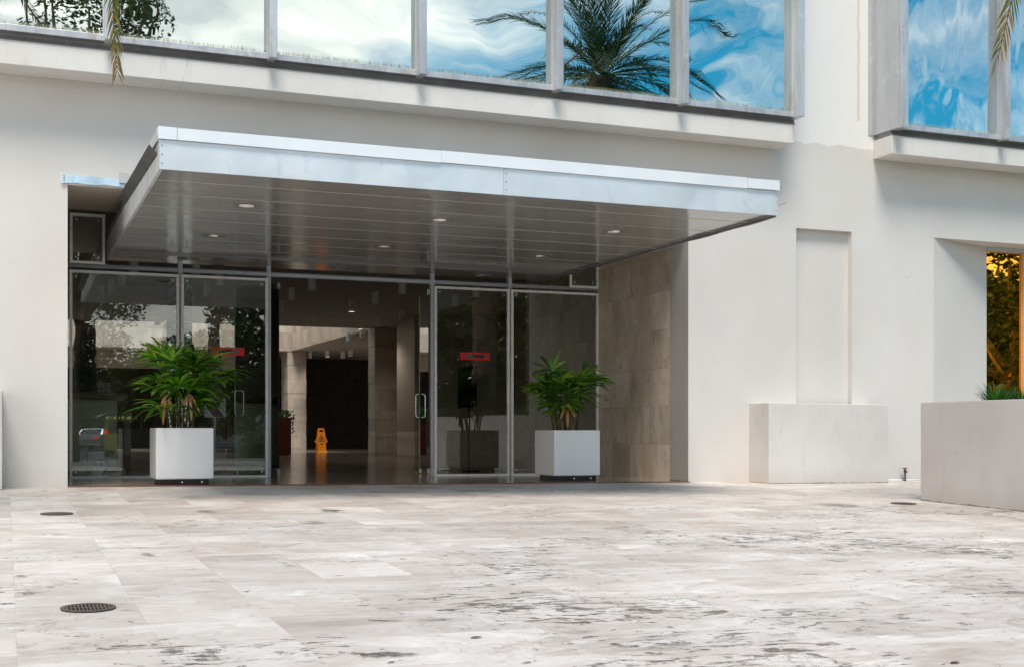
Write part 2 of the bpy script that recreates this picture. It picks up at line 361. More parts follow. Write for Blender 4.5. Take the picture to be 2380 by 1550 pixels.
MATS['planter_white'] = simple('white_planter_resin', (0.88, 0.88, 0.88), 0.42, var=0.025, scale=2)
MATS['plinth'] = simple('black_plinth', (0.014, 0.011, 0.011), 0.3, var=0.3)
MATS['pendant'] = simple('pendant_white', (0.92, 0.91, 0.87), 0.5, var=0.04)
MATS['lit'] = simple('lamp_glow', (1, 0.95, 0.85), 0.5, emit=((1, 0.95, 0.86), 1.6))
MATS['lamp_inner'] = simple('downlight_reflector', (0.62, 0.60, 0.55), 0.25, metal=0.8, var=0.05)
MATS['lamp_ring'] = simple('downlight_trim', (0.30, 0.28, 0.26), 0.3, metal=0.3, var=0.05)
MATS['ceiling'] = simple('lobby_ceiling', (0.42, 0.37, 0.33), 0.8, var=0.05, scale=1)
MATS['orange'] = simple('orange_plastic', (0.80, 0.24, 0.015), 0.4, var=0.08)
MATS['orange_top'] = simple('orange_plastic_foot', (0.95, 0.45, 0.05), 0.4, var=0.08)
MATS['signred'] = simple('red_sign_film', (0.75, 0.008, 0.008), 0.4, var=0.05)
MATS['wood'] = simple('wood_strip', (0.22, 0.085, 0.035), 0.5, var=0.35, scale=12)
MATS['wedge_wood'] = simple('wedge_wood', (0.45, 0.27, 0.12), 0.6, var=0.2, scale=20)
MATS['leaf_brown'] = simple('dry_leaf', (0.10, 0.038, 0.018), 0.85, var=0.4, scale=30, spec=0.1)
MATS['soil'] = simple('soil', (0.03, 0.02, 0.014), 0.95, var=0.4, scale=20, bmp=0.6)
MATS['bark'] = simple('bark', (0.16, 0.11, 0.075), 0.9, var=0.55, scale=5, bmp=0.9)
MATS['bark_amber'] = simple('pale_bark', (0.30, 0.22, 0.16), 0.9, var=0.5, scale=4, bmp=0.9)
MATS['palm_bark'] = simple('palm_bark', (0.17, 0.12, 0.08), 0.95, var=0.55, scale=7, bmp=1.0)
MATS['cane'] = simple('palm_cane', (0.10, 0.075, 0.03), 0.7, var=0.4, scale=25)
MATS['rust'] = simple('rusty_valve', (0.14, 0.045, 0.03), 0.7, var=0.5, scale=40)
MATS['pipe'] = metal_flash('painted_pipe', (0.12, 0.18, 0.20), (0.25, 0.33, 0.35), metal=0.2, rough=0.5, dirt=(0.06, 0.02, 0.025), dthr=0.5)
MATS['grate'] = simple('drain_iron', (0.13, 0.10, 0.085), 0.55, metal=0.4, var=0.25, scale=20)
MATS['hole'] = simple('drain_void', (0.006, 0.005, 0.005), 0.9)
MATS['redbox'] = simple('red_planter_paint', (0.14, 0.018, 0.010), 0.5, var=0.2, scale=3)
MATS['desk'] = simple('pale_desk_panel', (0.78, 0.77, 0.62), 0.6, var=0.06, scale=2)
MATS['desktop'] = simple('brown_counter_stone', (0.20, 0.12, 0.085), 0.35, var=0.3, scale=14)
MATS['bucket'] = simple('bucket_plastic', (0.86, 0.90, 0.88), 0.4, var=0.03)
MATS['label_green'] = simple('label_green', (0.01, 0.30, 0.11), 0.5, var=0.05)
MATS['label_dark'] = simple('label_dark', (0.05, 0.06, 0.06), 0.5, var=0.05)
MATS['label_red'] = simple('label_red', (0.50, 0.03, 0.06), 0.5, var=0.05)
MATS['paper'] = simple('notice_paper', (0.62, 0.62, 0.58), 0.6, var=0.05)
MATS['screen'] = simple('black_screen', (0.004, 0.004, 0.005), 0.15, var=0.1)
MATS['sign_white'] = simple('road_sign_white', (0.72, 0.72, 0.74), 0.4, var=0.04)

def foliage_mat(name, cols, rough=0.45, trans=0.0, tipcol=None):
    m, t, b, o = mat(name)
    g = N(t, 'ShaderNodeNewGeometry'); r = g.outputs['Random Per Island']
    n = noise(t, g.outputs['Position'], 2.2, 4)
    f = math_(t, 'ADD', math_(t, 'MULTIPLY', r, 0.7), math_(t, 'MULTIPLY', n, 0.35))
    c = ramp(t, f, [(i / (len(cols) - 1) * 0.9 + 0.05, k) for i, k in enumerate(cols)])
    if tipcol:
        at = N(t, 'ShaderNodeAttribute'); at.attribute_name = 'tip'
        k = math_(t, 'MULTIPLY', ramp(t, at.outputs['Fac'], [(0.55, 0), (0.95, 1)]), ramp(t, r, [(0.45, 0), (0.6, 1)]))
        c = mixc(t, k, c, tipcol)
    L(t, c, b.inputs['Base Color']); b.inputs['Roughness'].default_value = rough
    b.inputs['Specular IOR Level'].default_value = 0.4
    if trans:
        tr = N(t, 'ShaderNodeBsdfTranslucent'); L(t, c, tr.inputs[0])
        ms = N(t, 'ShaderNodeMixShader'); ms.inputs[0].default_value = trans
        L(t, b.outputs[0], ms.inputs[1]); L(t, tr.outputs[0], ms.inputs[2]); L(t, ms.outputs[0], o.inputs[0])
    return m
MATS['rhapis'] = foliage_mat('lady_palm_leaf', [(0.008, 0.035, 0.005), (0.035, 0.14, 0.009), (0.13, 0.36, 0.018), (0.38, 0.58, 0.06)], 0.3, 0.3, (0.20, 0.24, 0.04))
MATS['rhapis_dry'] = foliage_mat('dry_palm_leaf', [(0.35, 0.17, 0.05), (0.45, 0.26, 0.12)], 0.6)
MATS['grass_leaf'] = foliage_mat('border_grass_leaf', [(0.02, 0.09, 0.01), (0.05, 0.20, 0.015), (0.12, 0.33, 0.03)], 0.4, 0.25)
MATS['date'] = foliage_mat('date_palm_leaf', [(0.012, 0.030, 0.010), (0.025, 0.055, 0.015), (0.045, 0.09, 0.02)], 0.5, 0.1)
MATS['frond_old'] = foliage_mat('aging_frond_leaf', [(0.04, 0.07, 0.012), (0.09, 0.12, 0.02), (0.22, 0.16, 0.03), (0.38, 0.13, 0.02)], 0.5, 0.25, (0.33, 0.12, 0.02))
MATS['tree'] = foliage_mat('tree_leaf', [(0.010, 0.025, 0.006), (0.03, 0.06, 0.01), (0.07, 0.12, 0.02), (0.10, 0.09, 0.025)], 0.5, 0.15)
MATS['lawn'] = simple('lawn_green', (0.07, 0.13, 0.03), 0.9, var=0.4, scale=2, bmp=0.6)

def clear_glass(name, refl=0.085, tint=(0.80, 0.86, 0.83), wav=0.0):
    m, t, b, o = mat(name); t.nodes.remove(b)
    gl = N(t, 'ShaderNodeBsdfGlossy'); gl.inputs['Roughness'].default_value = 0.0; gl.inputs[0].default_value = (0.95, 1.0, 0.97, 1)
    tr = N(t, 'ShaderNodeBsdfTransparent'); tr.inputs[0].default_value = tint + (1,)
    lw = N(t, 'ShaderNodeFresnel'); lw.inputs['IOR'].default_value = 1.5
    f = math_(t, 'ADD', math_(t, 'MULTIPLY', lw.outputs[0], 1.0), refl - 0.04, clamp=True)
    ms = N(t, 'ShaderNodeMixShader'); L(t, f, ms.inputs[0]); L(t, tr.outputs[0], ms.inputs[1]); L(t, gl.outputs[0], ms.inputs[2])
    if wav:
        bn = N(t, 'ShaderNodeBump'); bn.inputs['Strength'].default_value = wav; bn.inputs['Distance'].default_value = 0.02
        L(t, noise(t, pos(t), 1.2, 2), bn.inputs['Height']); L(t, bn.outputs[0], gl.inputs['Normal'])
    L(t, ms.outputs[0], o.inputs[0]); return m
MATS['glass'] = clear_glass('lobby_glass', 0.14, (0.86, 0.92, 0.88), 0.0)
MATS['door_glass'] = clear_glass('door_glass', 0.11, (0.72, 0.82, 0.78))
def mirror_glass(name, col, wav, wscale, stripes=True, stretch=(1, 1, 1), dist=0.05, dark=(0.02, 0.03, 0.03)):
    """reflective coated glass; the coating has peeled in fine upright streaks along the bottom rail"""
    m, t, b, o = mat(name)
    p = pos(t); x, y, z = xyz(t, p)
    gl = N(t, 'ShaderNodeBsdfGlossy'); gl.inputs['Roughness'].default_value = 0.004; gl.inputs[0].default_value = col + (1,)
    b.inputs['Base Color'].default_value = dark + (1,); b.inputs['Roughness'].default_value = 0.4
    ms = N(t, 'ShaderNodeMixShader'); ms.inputs[0].default_value = 0.97
    L(t, b.outputs[0], ms.inputs[1]); L(t, gl.outputs[0], ms.inputs[2])
    bn = N(t, 'ShaderNodeBump'); bn.inputs['Strength'].default_value = wav; bn.inputs['Distance'].default_value = dist
    hh = noise(t, vmul(t, p, stretch), wscale, 1.5, 0.4, 0.6)
    L(t, hh, bn.inputs['Height']); L(t, bn.outputs[0], gl.inputs['Normal'])
    if stripes:
        comb1 = noise(t, comb(t, math_(t, 'MULTIPLY', x, 75.0), 0.0, math_(t, 'MULTIPLY', z, 1.5)), 1.0, 3, 0.6)
        lowf = noise(t, comb(t, x, 0.0, 0.0), 2.2, 3, 0.6)
        top = math_(t, 'ADD', 5.07, math_(t, 'ADD', math_(t, 'MULTIPLY', lowf, 0.07), math_(t, 'MULTIPLY', comb1, 0.035)))
        k = math_(t, 'MULTIPLY', math_(t, 'SUBTRACT', top, z), 22.0, clamp=True)
        k = math_(t, 'MULTIPLY', math_(t, 'MINIMUM', k, 1.0), ramp(t, comb1, [(0.40, 0.35), (0.55, 0.75)]))
        d2 = N(t, 'ShaderNodeBsdfDiffuse')
        L(t, ramp(t, comb1, [(0.42, (0.60, 0.58, 0.40)), (0.52, (0.36, 0.38, 0.27)), (0.60, (0.13, 0.14, 0.10))]), d2.inputs[0])
        m2 = N(t, 'ShaderNodeMixShader'); L(t, k, m2.inputs[0]); L(t, ms.outputs[0], m2.inputs[1]); L(t, d2.outputs[0], m2.inputs[2])
        L(t, m2.outputs[0], o.inputs[0])
    else: L(t, ms.outputs[0], o.inputs[0])
    return m

def soffit_mat():
    m, t, b, o = mat('canopy_soffit')
    p = pos(t); x, y, z = xyz(t, p)
    n = noise(t, vmul(t, p, (0.5, 1.0, 1)), 0.9, 3, 0.5, 0.2)
    base = ramp(t, n, [(0.3, (0.33, 0.325, 0.315)), (0.7, (0.37, 0.362, 0.35))])
    d = None
    for s in SEAMS:
        k = math_(t, 'LESS_THAN', math_(t, 'ABSOLUTE', math_(t, 'SUBTRACT', y, s)), 0.009)
        d = k if d is None else math_(t, 'MAXIMUM', d, k)
    base = mixc(t, math_(t, 'MULTIPLY', d, 0.8), base, (0.75, 0.70, 0.64))  # highlight along each seam painted in as a pale band
    L(t, base, b.inputs['Base Color'])
    b.inputs['Roughness'].default_value = 0.12; b.inputs['Metallic'].default_value = 0.3
    b.inputs['Specular IOR Level'].default_value = 0.6
    h = noise(t, vmul(t, p, (0.45, 1.6, 1)), 0.9, 1.5, 0.4, 0.3)
    # every panel dishes slightly between its seams
    h2 = noise(t, comb(t, math_(t, 'MULTIPLY', x, 0.4), math_(t, 'MULTIPLY', y, 6.0), 0.0), 1.0, 2)
    bump(t, b, math_(t, 'ADD', h, math_(t, 'MULTIPLY', h2, 0.12)), 0.45, 0.030)
    return m
SEAMS = [12.22, 12.93, 13.68, 14.40, 15.13, 15.87, 16.62, 17.30]
MATS['soffit'] = soffit_mat()
def M(k): return MATS[k] if isinstance(k, str) else k

# ------------------------------------------------------------------ mesh builder
OFF = {}
class MB:
    def __init__(s): s.v = []; s.f = []; s.attr = []
    def add(s, vs, fs, a=None):
        n = len(s.v); s.v += [Vector(v) for v in vs]; s.f += [tuple(i + n for i in f) for f in fs]
        s.attr += (a if a else [0.0] * len(vs)); return s
    def box(s, x0, x1, y0, y1, z0, z1):
        v = [(x0, y0, z0), (x1, y0, z0), (x1, y1, z0), (x0, y1, z0), (x0, y0, z1), (x1, y0, z1), (x1, y1, z1), (x0, y1, z1)]
        return s.add(v, [(3, 2, 1, 0), (4, 5, 6, 7), (0, 1, 5, 4), (1, 2, 6, 5), (2, 3, 7, 6), (3, 0, 4, 7)])
    def hexa(s, b4, t4):
        return s.add(list(b4) + list(t4), [(3, 2, 1, 0), (4, 5, 6, 7), (0, 1, 5, 4), (1, 2, 6, 5), (2, 3, 7, 6), (3, 0, 4, 7)])
    def quad(s, a, b, c, d): return s.add([a, b, c, d], [(0, 1, 2, 3)])
    def tube(s, pts, r, seg=8, cap=True, closed=False):
        pts = [Vector(p) for p in pts]; n = len(pts)
        rs = r if isinstance(r, (list, tuple)) else [r] * n
        base = len(s.v); up = Vector((0, 0, 1)); prev = None
        for i, p in enumerate(pts):
            if closed: d = pts[(i + 1) % n] - pts[i - 1]
            else: d = pts[min(i + 1, n - 1)] - pts[max(i - 1, 0)]
            d.normalize()
            if prev is None:
                a = d.cross(up)
                if a.length < 1e-3: a = d.cross(Vector((1, 0, 0)))
            else:
                a = prev - d * prev.dot(d)
            a.normalize(); prev = a; b = d.cross(a)
            for k in range(seg):
                th = 2 * pi * k / seg
                s.v.append(p + (a * cos(th) + b * sin(th)) * rs[i]); s.attr.append(0.0)
        m = n if closed else n - 1
        for i in range(m):
            for k in range(seg):
                j = (i + 1) % n; k2 = (k + 1) % seg
                s.f.append((base + i * seg + k, base + i * seg + k2, base + j * seg + k2, base + j * seg + k))
        if cap and not closed:
            s.f.append(tuple(base + k for k in range(seg))[::-1]); s.f.append(tuple(base + (n - 1) * seg + k for k in range(seg)))
        return s
    def lathe(s, prof, c, seg=24, capb=True, capt=True):
        base = len(s.v); c = Vector(c)
        for (r, z) in prof:
            for k in range(seg):
                th = 2 * pi * k / seg
                s.v.append(c + Vector((r * cos(th), r * sin(th), z))); s.attr.append(0.0)
        for i in range(len(prof) - 1):
            for k in range(seg):
                k2 = (k + 1) % seg
                s.f.append((base + i * seg + k, base + i * seg + k2, base + (i + 1) * seg + k2, base + (i + 1) * seg + k))
        if capb: s.f.append(tuple(base + k for k in range(seg))[::-1])
        if capt: s.f.append(tuple(base + (len(prof) - 1) * seg + k for k in range(seg)))
        return s
    def prism(s, loops, fn, d0, d1):
        """extrude a 2D outline (with holes) between depth d0 and d1; fn(a, b, d) -> point"""
        tris = tessellate_polygon([[Vector((a, b, 0)) for a, b in lp] for lp in loops])
        flat = [p for lp in loops for p in lp]
        v0 = [fn(a, b, d0) for a, b in flat]; v1 = [fn(a, b, d1) for a, b in flat]; n = len(flat)
        fs = [tuple(t) for t in tris] + [tuple(i + n for i in t[::-1]) for t in tris]
        k = 0
        for lp in loops:
            for i in range(len(lp)):
                a = k + i; b = k + (i + 1) % len(lp); fs.append((a, b, b + n, a + n))
            k += len(lp)
        return s.add(v0 + v1, fs)
    def build(s, name, m, parent=None, smooth=False, bevel=0.0, bseg=2, fix=True):
        off = OFF.get(parent.name, Vector((0, 0, 0))) if parent else Vector((0, 0, 0))
        me = bpy.data.meshes.new(name)
        me.from_pydata([tuple(v - off) for v in s.v], [], s.f)
        if any(s.attr):
            a = me.attributes.new('tip', 'FLOAT', 'POINT')
            a.data.foreach_set('value', s.attr)
        if fix:
            bm = bmesh.new(); bm.from_mesh(me); bmesh.ops.recalc_face_normals(bm, faces=bm.faces); bm.to_mesh(me); bm.free()
        me.materials.append(M(m))
        if smooth:
            me.polygons.foreach_set('use_smooth', [True] * len(me.polygons))
        o = bpy.data.objects.new(name, me); COL.objects.link(o)
        if parent: o.parent = parent
        OFF[o.name] = off
        if bevel:
            b = o.modifiers.new('bevel', 'BEVEL'); b.width = bevel; b.segments = bseg; b.limit_method = 'ANGLE'
        return o
def tag(o, label=None, cat=None, group=None, kind=None):
    if label: o['label'] = label
    if cat: o['category'] = cat
    if group: o['group'] = group
    if kind: o['kind'] = kind
    return o
def thing(name, label, cat, loc, group=None):
    o = bpy.data.objects.new(name, None); COL.objects.link(o); o.location = loc
    o.empty_display_size = 0.2
    OFF[o.name] = Vector(loc)
    return tag(o, label, cat, group)
def copy_tree(o, parent=None):
    c = o.copy(); COL.objects.link(c)
    if parent: c.parent = parent
    for ch in list(o.children): copy_tree(ch, c)
    return c
def text_mb(txt, size, fn, extr, bold=0.0):
    """text as a flat mesh; fn(a, b) -> point"""
    cu = bpy.data.curves.new('txt', 'FONT'); cu.body = txt; cu.size = size; cu.offset = bold; cu.fill_mode = 'BOTH'
    cu.resolution_u = 3
    ob = bpy.data.objects.new('txt', cu); COL.objects.link(ob)
    dg = bpy.context.evaluated_depsgraph_get(); dg.update()
    me = ob.evaluated_get(dg).to_mesh()
    vs = [(v.co.x, v.co.y) for v in me.vertices]; fs = [tuple(p.vertices) for p in me.polygons]
    ob.evaluated_get(dg).to_mesh_clear()
    bpy.data.objects.remove(ob); bpy.data.curves.remove(cu)
    wd = max(v[0] for v in vs)
    mb = MB(); mb.add([fn(a, b, wd) for a, b in vs], fs)
    return mb
R = random.Random(7)

# ================================================================== SETTING
YW, YG, YS = 15.16, 18.0, 14.74            # wall face, lobby glazing, ledge front
OX0, OX1 = 0.654, 8.74                      # entrance opening
# ground sheet, plaza, road
g = MB(); g.quad((-900, -900, -0.72), (900, -900, -0.72), (900, 900, -0.72), (-900, 900, -0.72))
tag(g.build('ground', 'lawn'), kind='structure')
g = MB(); nx, ny = 32, 32
xs = [-14 + 32 * i / nx for i in range(nx + 1)]; ys = [-13 + (15.2 + 13) * j / ny for j in range(ny + 1)]
for j in range(ny + 1):
    for i in range(nx + 1): g.v.append(Vector((xs[i], ys[j], ground_z(xs[i], ys[j])))); g.attr.append(0)
for j in range(ny):
    for i in range(nx): a = j * (nx + 1) + i; g.f.append((a, a + 1, a + nx + 2, a + nx + 1))
tag(g.build('plaza', 'plaza'), kind='structure')
g = MB(); g.box(-14, 18, -13.3, -13.0, -0.75, ground_z(0, -13) + 0.01)
tag(g.build('kerb', 'block'), kind='structure')
g = MB(); g.quad((-40, -120, -0.62), (26, -120, -0.62), (26, -13.3, -0.62), (-40, -13.3, -0.62))
tag(g.build('road', 'asphalt'), kind='structure')
g = MB()
for (y0, y1, x0, x1) in [(15.2, 60, -12, 20)]:
    g.quad((x0, y0, floor_z(x0)), (x1, y0, floor_z(x1)), (x1, y1, floor_z(x1)), (x0, y1, floor_z(x0)))
tag(g.build('floor', 'apron'), kind='structure')

# ------------------------------------------------------------------ the building
bld = thing('office_building', 'off white plaster office building with a wide glazed entrance recess and metal window bays', 'building', (0, YW, 0))
RZ = 3.55
rx = [X(1850.6, YW), X(1980, YW)]            # blind recess
ax0 = X(2170, YW)                            # amber window recess
AX1 = 19.0
def wall_face(m, xs, zs, holes, y):
    for i in range(len(xs) - 1):
        for j in range(len(zs) - 1):
            cx, cz = (xs[i] + xs[i + 1]) / 2, (zs[j] + zs[j + 1]) / 2
            if any(h[0] < cx < h[1] and h[2] < cz < h[3] for h in holes): continue
            m.quad((xs[i], y, zs[j]), (xs[i + 1], y, zs[j]), (xs[i + 1], y, zs[j + 1]), (xs[i], y, zs[j + 1]))
OZ = 3.446
holes = [(OX0, OX1, -1, OZ), (rx[0], rx[1], 0.9, RZ), (ax0, AX1, 0.5, RZ)]
g = MB()
wall_face(g, [-14, OX0, OX1, rx[0], rx[1], ax0, AX1, 24], [-0.8, 0.5, 0.9, OZ, RZ, 9.6], holes, YW)
# plaster returns of the recesses, and the roof edge and far sides
rd = 0.10
g.quad((rx[0], YW + rd, 0.9), (rx[1], YW + rd, 0.9), (rx[1], YW + rd, RZ), (rx[0], YW + rd, RZ))
g.quad((rx[1], YW, 0.9), (rx[1], YW + rd, 0.9), (rx[1], YW + rd, RZ), (rx[1], YW, RZ))
g.quad((rx[0], YW, 0.9), (rx[0], YW + rd, 0.9), (rx[0], YW + rd, RZ), (rx[0], YW, RZ))
g.quad((rx[0], YW, RZ), (rx[1], YW, RZ), (rx[1], YW + rd, RZ), (rx[0], YW + rd, RZ))
YA = 15.63
axp = X(2293, YA)
g.quad((ax0, YW, 0.5), (axp, YA, 0.5), (axp, YA, RZ), (ax0, YW, RZ))
g.quad((ax0, YW, RZ), (AX1, YW, RZ), (AX1, YA, RZ), (axp, YA, RZ))
g.quad((AX1, YW, 0.5), (AX1, YA, 0.5), (AX1, YA, RZ), (AX1, YW, RZ))
g.quad((axp, YA, 0.5), (AX1, YA, 0.5), (AX1, YA, 0.85), (axp, YA, 0.85))
g.quad((-14, YW, 9.6), (24, YW, 9.6), (24, 36, 9.6), (-14, 36, 9.6))
g.quad((-14, YW, -0.8), (-14, 60, -0.8), (-14, 60, 9.6), (-14, YW, 9.6))
g.quad((24, YW, -0.8), (24, 60, -0.8), (24, 60, 9.6), (24, YW, 9.6))
# entrance reveal strip right, reveal left, alcove ceiling
g.quad((OX0, YW, -0.3), (OX0, YG + 0.3, -0.3), (OX0, YG + 0.3, 3.8), (OX0, YW, 3.8))
g.build('facade_wall', 'wall', bld, fix=False)
g = MB(); g.quad((OX1, YW, -0.3), (OX1, 15.676, -0.3), (OX1, 15.676, 3.7), (OX1, YW, 3.7)); g.build('reveal_strip', 'strip_paint', bld, fix=False)
g = MB(); g.hexa([(OX0, YW + .002, OZ), (OX1, YW + .002, OZ), (OX1, YG + .2, 3.66), (OX0, YG + .2, 3.66)],
                 [(OX0, YW + .002, OZ + .3), (OX1, YW + .002, OZ + .3), (OX1, YG + .2, 3.9), (OX0, YG + .2, 3.9)])
g.build('alcove_ceiling', 'soffit_plaster', bld)
g = MB(); g.box(OX1 + 0.002, OX1 + 0.3, 15.676, 21.0, -0.3, 3.66)
g.build('marble_reveal', 'marble_yz', bld)
# lobby shell
g = MB()
g.box(-12, 20, 18.25, 36, 3.655, 3.9)
g.box(10.2, 20, 36.001, 60, 3.655, 3.9); g.box(-12, 10.199, 47.7, 60, 3.655, 3.9)
g.build('lobby_ceiling', 'ceiling', bld)
g = MB(); g.box(10.0, 10.2, 36.02, 47, 3.65, 9.6)
g.build('atrium_side_wall', 'marble_yz', bld)
g = MB(); g.box(-12, 10.2, 47.02, 47.6, 3.64, 9.6)
g.build('atrium_end_wall', 'marble_xz', bld)
g = MB(); g.box(-12, 9.86, 49.0, 49.3, 3.0, 3.64)
g.build('lobby_beam', 'marble_xz', bld)
g = MB(); g.box(-12, 20, 52.0, 52.3, -0.3, 3.65)
g.box(10.9, 11.15, 49.5, 52, -0.3, 3.65)
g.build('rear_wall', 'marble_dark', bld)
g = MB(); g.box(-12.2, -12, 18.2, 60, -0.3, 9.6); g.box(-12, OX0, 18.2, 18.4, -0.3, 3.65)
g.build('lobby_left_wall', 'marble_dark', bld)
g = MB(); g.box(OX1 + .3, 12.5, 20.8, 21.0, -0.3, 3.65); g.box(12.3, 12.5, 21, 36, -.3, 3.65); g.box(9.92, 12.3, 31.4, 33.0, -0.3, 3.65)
g.box(12.6, 14.5, 40.0, 41.0, -.3, 3.65)
g.build('lobby_right_wall', 'marble_xz', bld)

# marble columns at the atrium corner
def column(x0, x1, y0, y1, label):
    t = thing('marble_column', label, 'column', ((x0 + x1) / 2, (y0 + y1) / 2, floor_z(x0)), 'marble columns in the lobby')
    m = MB(); z = floor_z(x0)
    n = 7; h = (3.65 - z) / n
    for k in range(n):
        e = 0.0 if k % 2 else 0.008
        m.box(x0 - e, x1 + e, y0 - e, y1 + e, z + k * h, z + (k + 1) * h - 0.012)
    m.box(x0 + .02, x1 - .02, y0 + .02, y1 - .02, z, 3.65)
    m.build('shaft', 'marble_xz', t)
column(9.86, 10.56, 47.05, 48.2, 'pale marble block column behind the orange floor sign')
column(10.0, 10.68, 35.5, 36.2, 'dark marble column with one lit edge, right of the orange floor sign')

# wooden threshold strip
g = MB(); z0, z1 = ground_z(OX0, 15.1), ground_z(OX1, 15.1)
g.hexa([(OX0, 15.10, z0 - .05), (OX1, 15.10, z1 - .05), (OX1, 15.2, z1 - .05), (OX0, 15.2, z0 - .05)],
       [(OX0, 15.10, z0 + .012), (OX1, 15.10, z1 + .012), (OX1, 15.2, z1 + .012), (OX0, 15.2, z0 + .012)])
tag(g.build('threshold_strip', 'wood'), 'thin reddish brown wooden strip between plaza paving and entrance floor', 'threshold')
# low plaster blocks against the wall
bx0, bx1, by = X(1787, 14.67), X(2065, 14.67), 14.67
g = MB(); zc0 = 1.036
g.hexa([(bx0, by, -.3), (bx1, by, -.3), (bx1, YW - .002, -.3), (bx0, YW - .002, -.3)], [(bx0, by, zc0), (bx1, by, zc0 - .01), (bx1, YW - .002, zc0 - .01), (bx0, YW - .002, zc0)])
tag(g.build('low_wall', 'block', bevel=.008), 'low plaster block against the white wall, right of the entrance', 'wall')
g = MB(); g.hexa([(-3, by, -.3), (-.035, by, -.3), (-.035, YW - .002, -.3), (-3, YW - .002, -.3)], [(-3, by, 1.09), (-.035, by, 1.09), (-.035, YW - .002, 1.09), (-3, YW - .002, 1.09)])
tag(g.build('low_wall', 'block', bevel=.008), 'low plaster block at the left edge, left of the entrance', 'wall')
# drip flashing over the left end of the opening
fl = thing('drip_flashing', 'bright metal drip flashing nailed over the left end of the entrance opening', 'flashing', (0.9, YW, 3.5))
g = MB(); xa, xb = 0.584, 1.275; n = 12
for i in range(n):
    a = xa + (xb - xa) * i / n; b = xa + (xb - xa) * (i + 1) / n
    def wv(x): return 0.006 * sin(x * 19) + 0.004 * sin(x * 43)
    g.hexa([(a, YW - .03, 3.462 + wv(a)), (b, YW - .03, 3.462 + wv(b)), (b, YW - .001, 3.462 + wv(b)), (a, YW - .001, 3.462 + wv(a))],
           [(a, YW - .014, 3.567 - (a - xa) * .03), (b, YW - .014, 3.567 - (b - xa) * .03), (b, YW - .001, 3.567 - (b - xa) * .03), (a, YW - .001, 3.567 - (a - xa) * .03)])
g.build('strip', 'strip_metal', fl)
g = MB(); g.hexa([(1.215, YW - .05, 3.5), (1.40, YW - .05, 3.5), (1.40, YW - .031, 3.5), (1.215, YW - .031, 3.5)], [(1.215, YW - .05, 3.62), (1.40, YW - .05, 3.60), (1.40, YW - .031, 3.60), (1.215, YW - .031, 3.62)])
g.build('patch', 'side_metal', fl)
g = MB()
for zz in (3.485, 3.515, 3.545): MB().tube([(0.615, YW - .036, zz), (0.615, YW - .018, zz)], .006, 8).build('nail', 'dark_flash', fl)

# ------------------------------------------------------------------ canopy
CX0, CX1, CY0, CY1, CZ = 1.283, 7.84, 11.66, 18.25, 3.008
can = thing('entrance_canopy', 'flat sheet metal canopy projecting over the glass entrance', 'canopy', ((CX0 + CX1) / 2, CY0, CZ))
lamps = [(572, 478), (1024, 511), (1431, 538), (497, 548), (895, 573), (1258, 595), (437, 602), (791, 623), (1122, 640)]
def soff(u, v):
    T = (u - 1190) / 2917; t = (CZ - EYE) * 2917 / (1000 - v)
    return ((0.3741 + 0.9274 * T) * t, (0.9274 - 0.3741 * T) * t)
lp = [soff(*p) for p in lamps]
cxs = [sum(lp[i + 3 * j][0] for j in range(3)) / 3 for i in range(3)]; cys = [sum(lp[i + 3 * j][1] for i in range(3)) / 3 for j in range(3)]
lpos = [(lp[i + 3 * j][0], lp[i + 3 * j][1]) for j in range(3) for i in range(3)]
LR = 0.108
circ = lambda cx, cy, r, n=24: [(cx + r * cos(2 * pi * k / n), cy + r * sin(2 * pi * k / n)) for k in range(n)]
g = MB(); g.prism([[(CX0 + .03, CY0 + .012), (CX1 - .03, CY0 + .012), (CX1 - .03, CY1), (CX0 + .03, CY1)]] + [circ(a, b, LR) for a, b in lpos], lambda a, b, d: (a, b, d), CZ, CZ + 0.02)
g.build('soffit', 'soffit', can)
for sy_ in SEAMS:
    MB().box(CX0 + .034, CX1 - .034, sy_ - .003, sy_ + .003, CZ - .0025, CZ - .0005).build('joint_glint', 'joint', can)  # thin pale strips over the seams, standing in for light catching their edges
g = MB(); g.box(CX0 + .002, CX0 + .032, CY0 + .012, CY1, CZ - .004, CZ + .255); g.build('side_fascia', 'side_metal', can)
g = MB(); g.box(CX1 - .032, CX1 - .002, CY0 + .012, CY1, CZ - .004, CZ + .255); g.build('side_fascia', 'side_metal', can)
jx = X(1171, CY0)
for (a, b) in ((CX0, jx - .002), (jx + .002, CX1)):
    g = MB(); n = 14
    for i in range(n):
        p0 = a + (b - a) * i / n; p1 = a + (b - a) * (i + 1) / n
        dz = lambda x: CY0 + 0.004 * sin(x * 3.1) * (1 if a > 2 else .5)
        g.hexa([(p0, dz(p0), CZ - .008), (p1, dz(p1), CZ - .008), (p1, CY0 + .012, CZ - .008), (p0, CY0 + .012, CZ - .008)],
               [(p0, CY0, CZ + .257), (p1, CY0, CZ + .257), (p1, CY0 + .012, CZ + .257), (p0, CY0 + .012, CZ + .257)])
    g.build('front_fascia', 'fascia', can, smooth=False)
g = MB()
for xx in (CX0 + .022, jx + .025, CX1 - .02):
    for zz in (.045, .125, .205): MB().tube([(xx, CY0 - .0065, CZ + zz), (xx, CY0 + .006, CZ + zz)], .006, 8).build('rivet', 'dark_flash', can)
